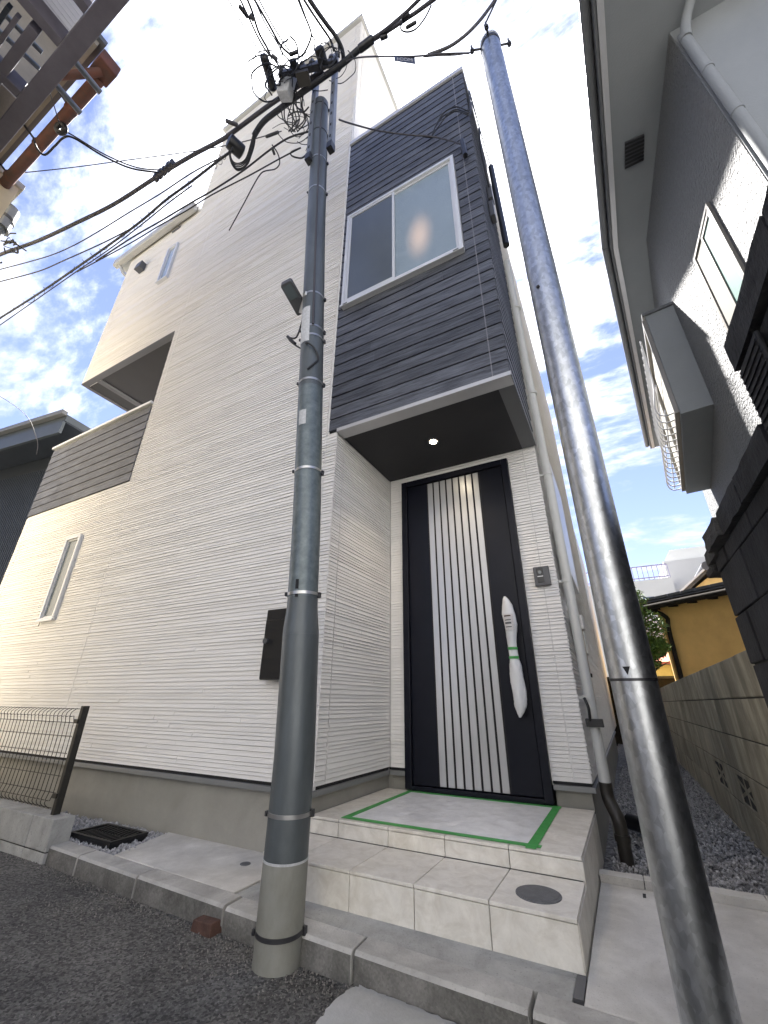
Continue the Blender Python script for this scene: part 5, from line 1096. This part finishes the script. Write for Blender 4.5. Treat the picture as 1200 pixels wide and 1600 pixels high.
cable([bear(-84, 8, .56), bear(-76.2, 8, .535), bear(-73.6, 8, .485), bear(-73.0, 8.6, .45)], 0.005, 'thin pale wire running to the navy house eave', m_cable2)

# ------------------------------------------------------------------ old brown house overhead at the upper left
ob = thing('brown_house', (-4.2, -0.8, 0), 'old house with dark steel balcony frame and rusty gutter', 'house')
zb_ = 5.0
def pz(x, y, z): return at(x, y, 2, z)
def bar(name, a, b, w_, h_, z, m_=m_brown, dz=0, parent=ob): return MB().beam(pz(*a, z)+V(0, 0, dz), pz(*b, z)+V(0, 0, dz), w_, h_).build(name, m_, parent, bevel=0.004)
yB = pz(72, 108, zb_).y
xa, xb_ = -9.0, pz(176, 0, zb_).x+0.35
MB().box(xa, xb_, 0.018, 0.125, zb_, zb_+0.11).build('edge_beam', m_brown, ob, bevel=0.006)
for px_ in (63, -20): q = pz(px_, 34 if px_ == 63 else 100, zb_); MB().box(q.x-.035, q.x+.035, -3, 0.017, zb_+.005, zb_+.15).build('cross_beam', m_brown, ob, bevel=0.005)
q = pz(128, 12, zb_); MB().box(q.x-.03, q.x+.03, -3, 0.017, zb_+.02, zb_+.10).build('cross_beam', m_brown, ob)
yi = pz(30, 90, zb_).y; MB().box(xa, pz(58, 55, zb_).x, -0.135, -0.075, zb_+.01, zb_+.10).build('inner_beam', m_brown, ob, bevel=0.005)
for (a, b) in (((-10, 40), (62, 108)), ((10, 25), (66, 82))):
    MB().tube([pz(a[0], a[1], zb_+.2), pz(b[0], b[1], zb_+.2)], 0.018, 10).build('laundry_rod', m_chan, ob, smooth=True)
for (a, b) in (((112, 90), (157, 145)), ((84, 128), (126, 177))):
    MB().tube([pz(a[0], a[1], zb_+.2), pz(b[0], b[1], zb_+.2)], 0.022, 12).build('laundry_rod', m_chan, ob, smooth=True)
for k in range(5): MB().box(xa, pz(58, 55, zb_).x-.05, -0.20-k*.05, -0.175-k*.05, zb_+.03, zb_+.09).build('joist', m_navy if k % 2 else m_brown, ob)
# corrugated sheet between the beams
cs = MB(); n = 60; xs0, xs1 = pz(62, 34, zb_).x-.1, pz(152, 0, zb_).x+.5; yy0, yy1 = -1.6, 0.016
for i in range(n*4+1):
    x = xs0+(xs1-xs0)*i/(n*4); z_ = zb_+.19+.014*math.sin(i*math.pi*2/ 8.0)
    cs.v += [(x, yy0, z_+.15), (x, yy1, z_)]
for i in range(n*4): cs.f.append((2*i, 2*i+2, 2*i+3, 2*i+1))
cs.build('corrugated_sheet', m_corr, ob, smooth=True, fixn=False)
# wall, eave and rusty gutter above and beyond
zg = 6.2
ge = [pz(163, 128, zg), pz(12, 268, zg)]; yg = (ge[0].y+ge[1].y)/2; xg = ge[0].x
MB().tube([(xg, yg, zg), (-9, yg+.02, zg-.05)], 0.052, 14).build('rusty_gutter', m_rust, ob, smooth=True)
for k in range(7):
    x = xg-.5-k*.62; MB().tube([(x-.02, yg, zg), (x+.02, yg, zg)], 0.058, 14).build('gutter_strap', m_rust, ob); MB().beam((x, yg-.05, zg+.02), (x, yg-.22, zg+.1), .02, .01).build('strap_arm', m_bandd, ob)
MB().box(xg-.02, xg+.16, yg-.09, yg+.07, zg-.03, zg+.13).build('gutter_head', m_rust, ob, bevel=0.01)
MB().tube(smooth_path([(xg+.06, yg-.02, zg-.02), (xg-.1, yg-.12, zg-.12), (xg-.42, yg-.28, zg-.14)], 5), 0.035, 12).build('outlet_pipe', m_rust, ob, smooth=True)
MB().box(-9, xg+.18, -2.5, yg-.09, zg+.14, zg+.2).build('roof', m_eave, ob)
MB().box(-9, xg+.14, -2.4, yg-.13, zg+.08, zg+.139).build('eave_boards', m_beige, ob)
MB().box(-9, xg-.12, -2.4, yg-.20, zg-1.0, zg+.079).build('upper_wall', m_beige, ob)
MB().box(-9, xg-.4, -2.4, -0.38, 0, zb_+.35).build('wall', m_beige, ob)
for k in range(3): MB().box(-3.4-k*.9, -2.9-k*.9, -0.379, -0.35, zb_-1.2, zb_+.1).build('shutter', m_navy, ob)
# beige block and small pole top farther along
bb = thing('beige_house', (-7, -0.4, 0), 'corner of a beige rendered house past the rusty gutter', 'house')
qc = pz(38, 296, 6.3)
MB().box(qc.x-4, qc.x-.03, qc.y-3, qc.y-.03, 0, 6.28).build('wall', mat('warm_cream_render', (0.66, 0.57, 0.41), 0.85, var=0.08), bb)
MB().box(qc.x-4.1, qc.x, qc.y-3.1, qc.y, 6.2805, 6.36).build('roof_edge', m_cream, bb, bevel=0.006)
cn = thing('transformer_pole', pz(8, 350, 5.9), 'grey metal canister on a distant pole at the left margin', 'utility pole')
qd = pz(8, 338, 6.1)
MB().tube([qd+V(0, 0, -.22), qd+V(0, 0, .14), qd+V(0, 0, .18)], [.10, .10, .05], 20).build('canister', m_chan, cn, smooth=True)
MB().tube([V(qd.x, qd.y, 0), qd+V(0, 0, -.221)], 0.075, 16).build('shaft', m_pole, cn, smooth=True)
MB().tube([qd+V(0, 0, -.08), qd+V(0, 0, -.04)], .106, 20).build('band', m_bandd, cn, smooth=True)
for k in range(12):
    x0_, y0_ = rl.uniform(-6, 22), rl.uniform(368, 402)
    cable([(x0_, y0_, 6.2), (x0_+rl.uniform(2, 12), y0_+rl.uniform(-9, 9), 6.2), (x0_+rl.uniform(8, 22), y0_+rl.uniform(-6, 10), 6.2)], rl.choice((.005, .009, .012)), 'short wire tail in the knot at the left margin', group='wire tails at the left margin', segs=6)

# ------------------------------------------------------------------ unseen house added behind the viewer to bounce light on the white front
oh = thing('added_facing_house', (1.0, -4, 0), 'unseen cream house added across the lane to bounce light on the white house', 'house')
m_cf = mat('cream_bounce_wall', (0.68, 0.67, 0.65), 0.85, var=0.05, bump=0.2, bs=60)
MB().box(-2.2, 6.5, -8, -3.2, 0, 6.0).build('wall', m_cf, oh)
MB().prism([(-2.5, -3.0, 6.001), (6.8, -3.0, 6.001), (6.8, -5.6, 7.4), (-2.5, -5.6, 7.4)], (0, 0, 0.12)).build('roof', m_rooftile, oh)
for z_ in (1.2, 3.9):
    for x_ in (-1.4, 0.9, 3.2):
        W_ = MB().box(x_, x_+1.1, -3.199, -3.16, z_, z_+1.2).build('window', m_alu, oh); MB().box(x_+.06, x_+1.04, -3.159, -3.15, z_+.06, z_+1.14).build('pane', m_screen_glass, W_)
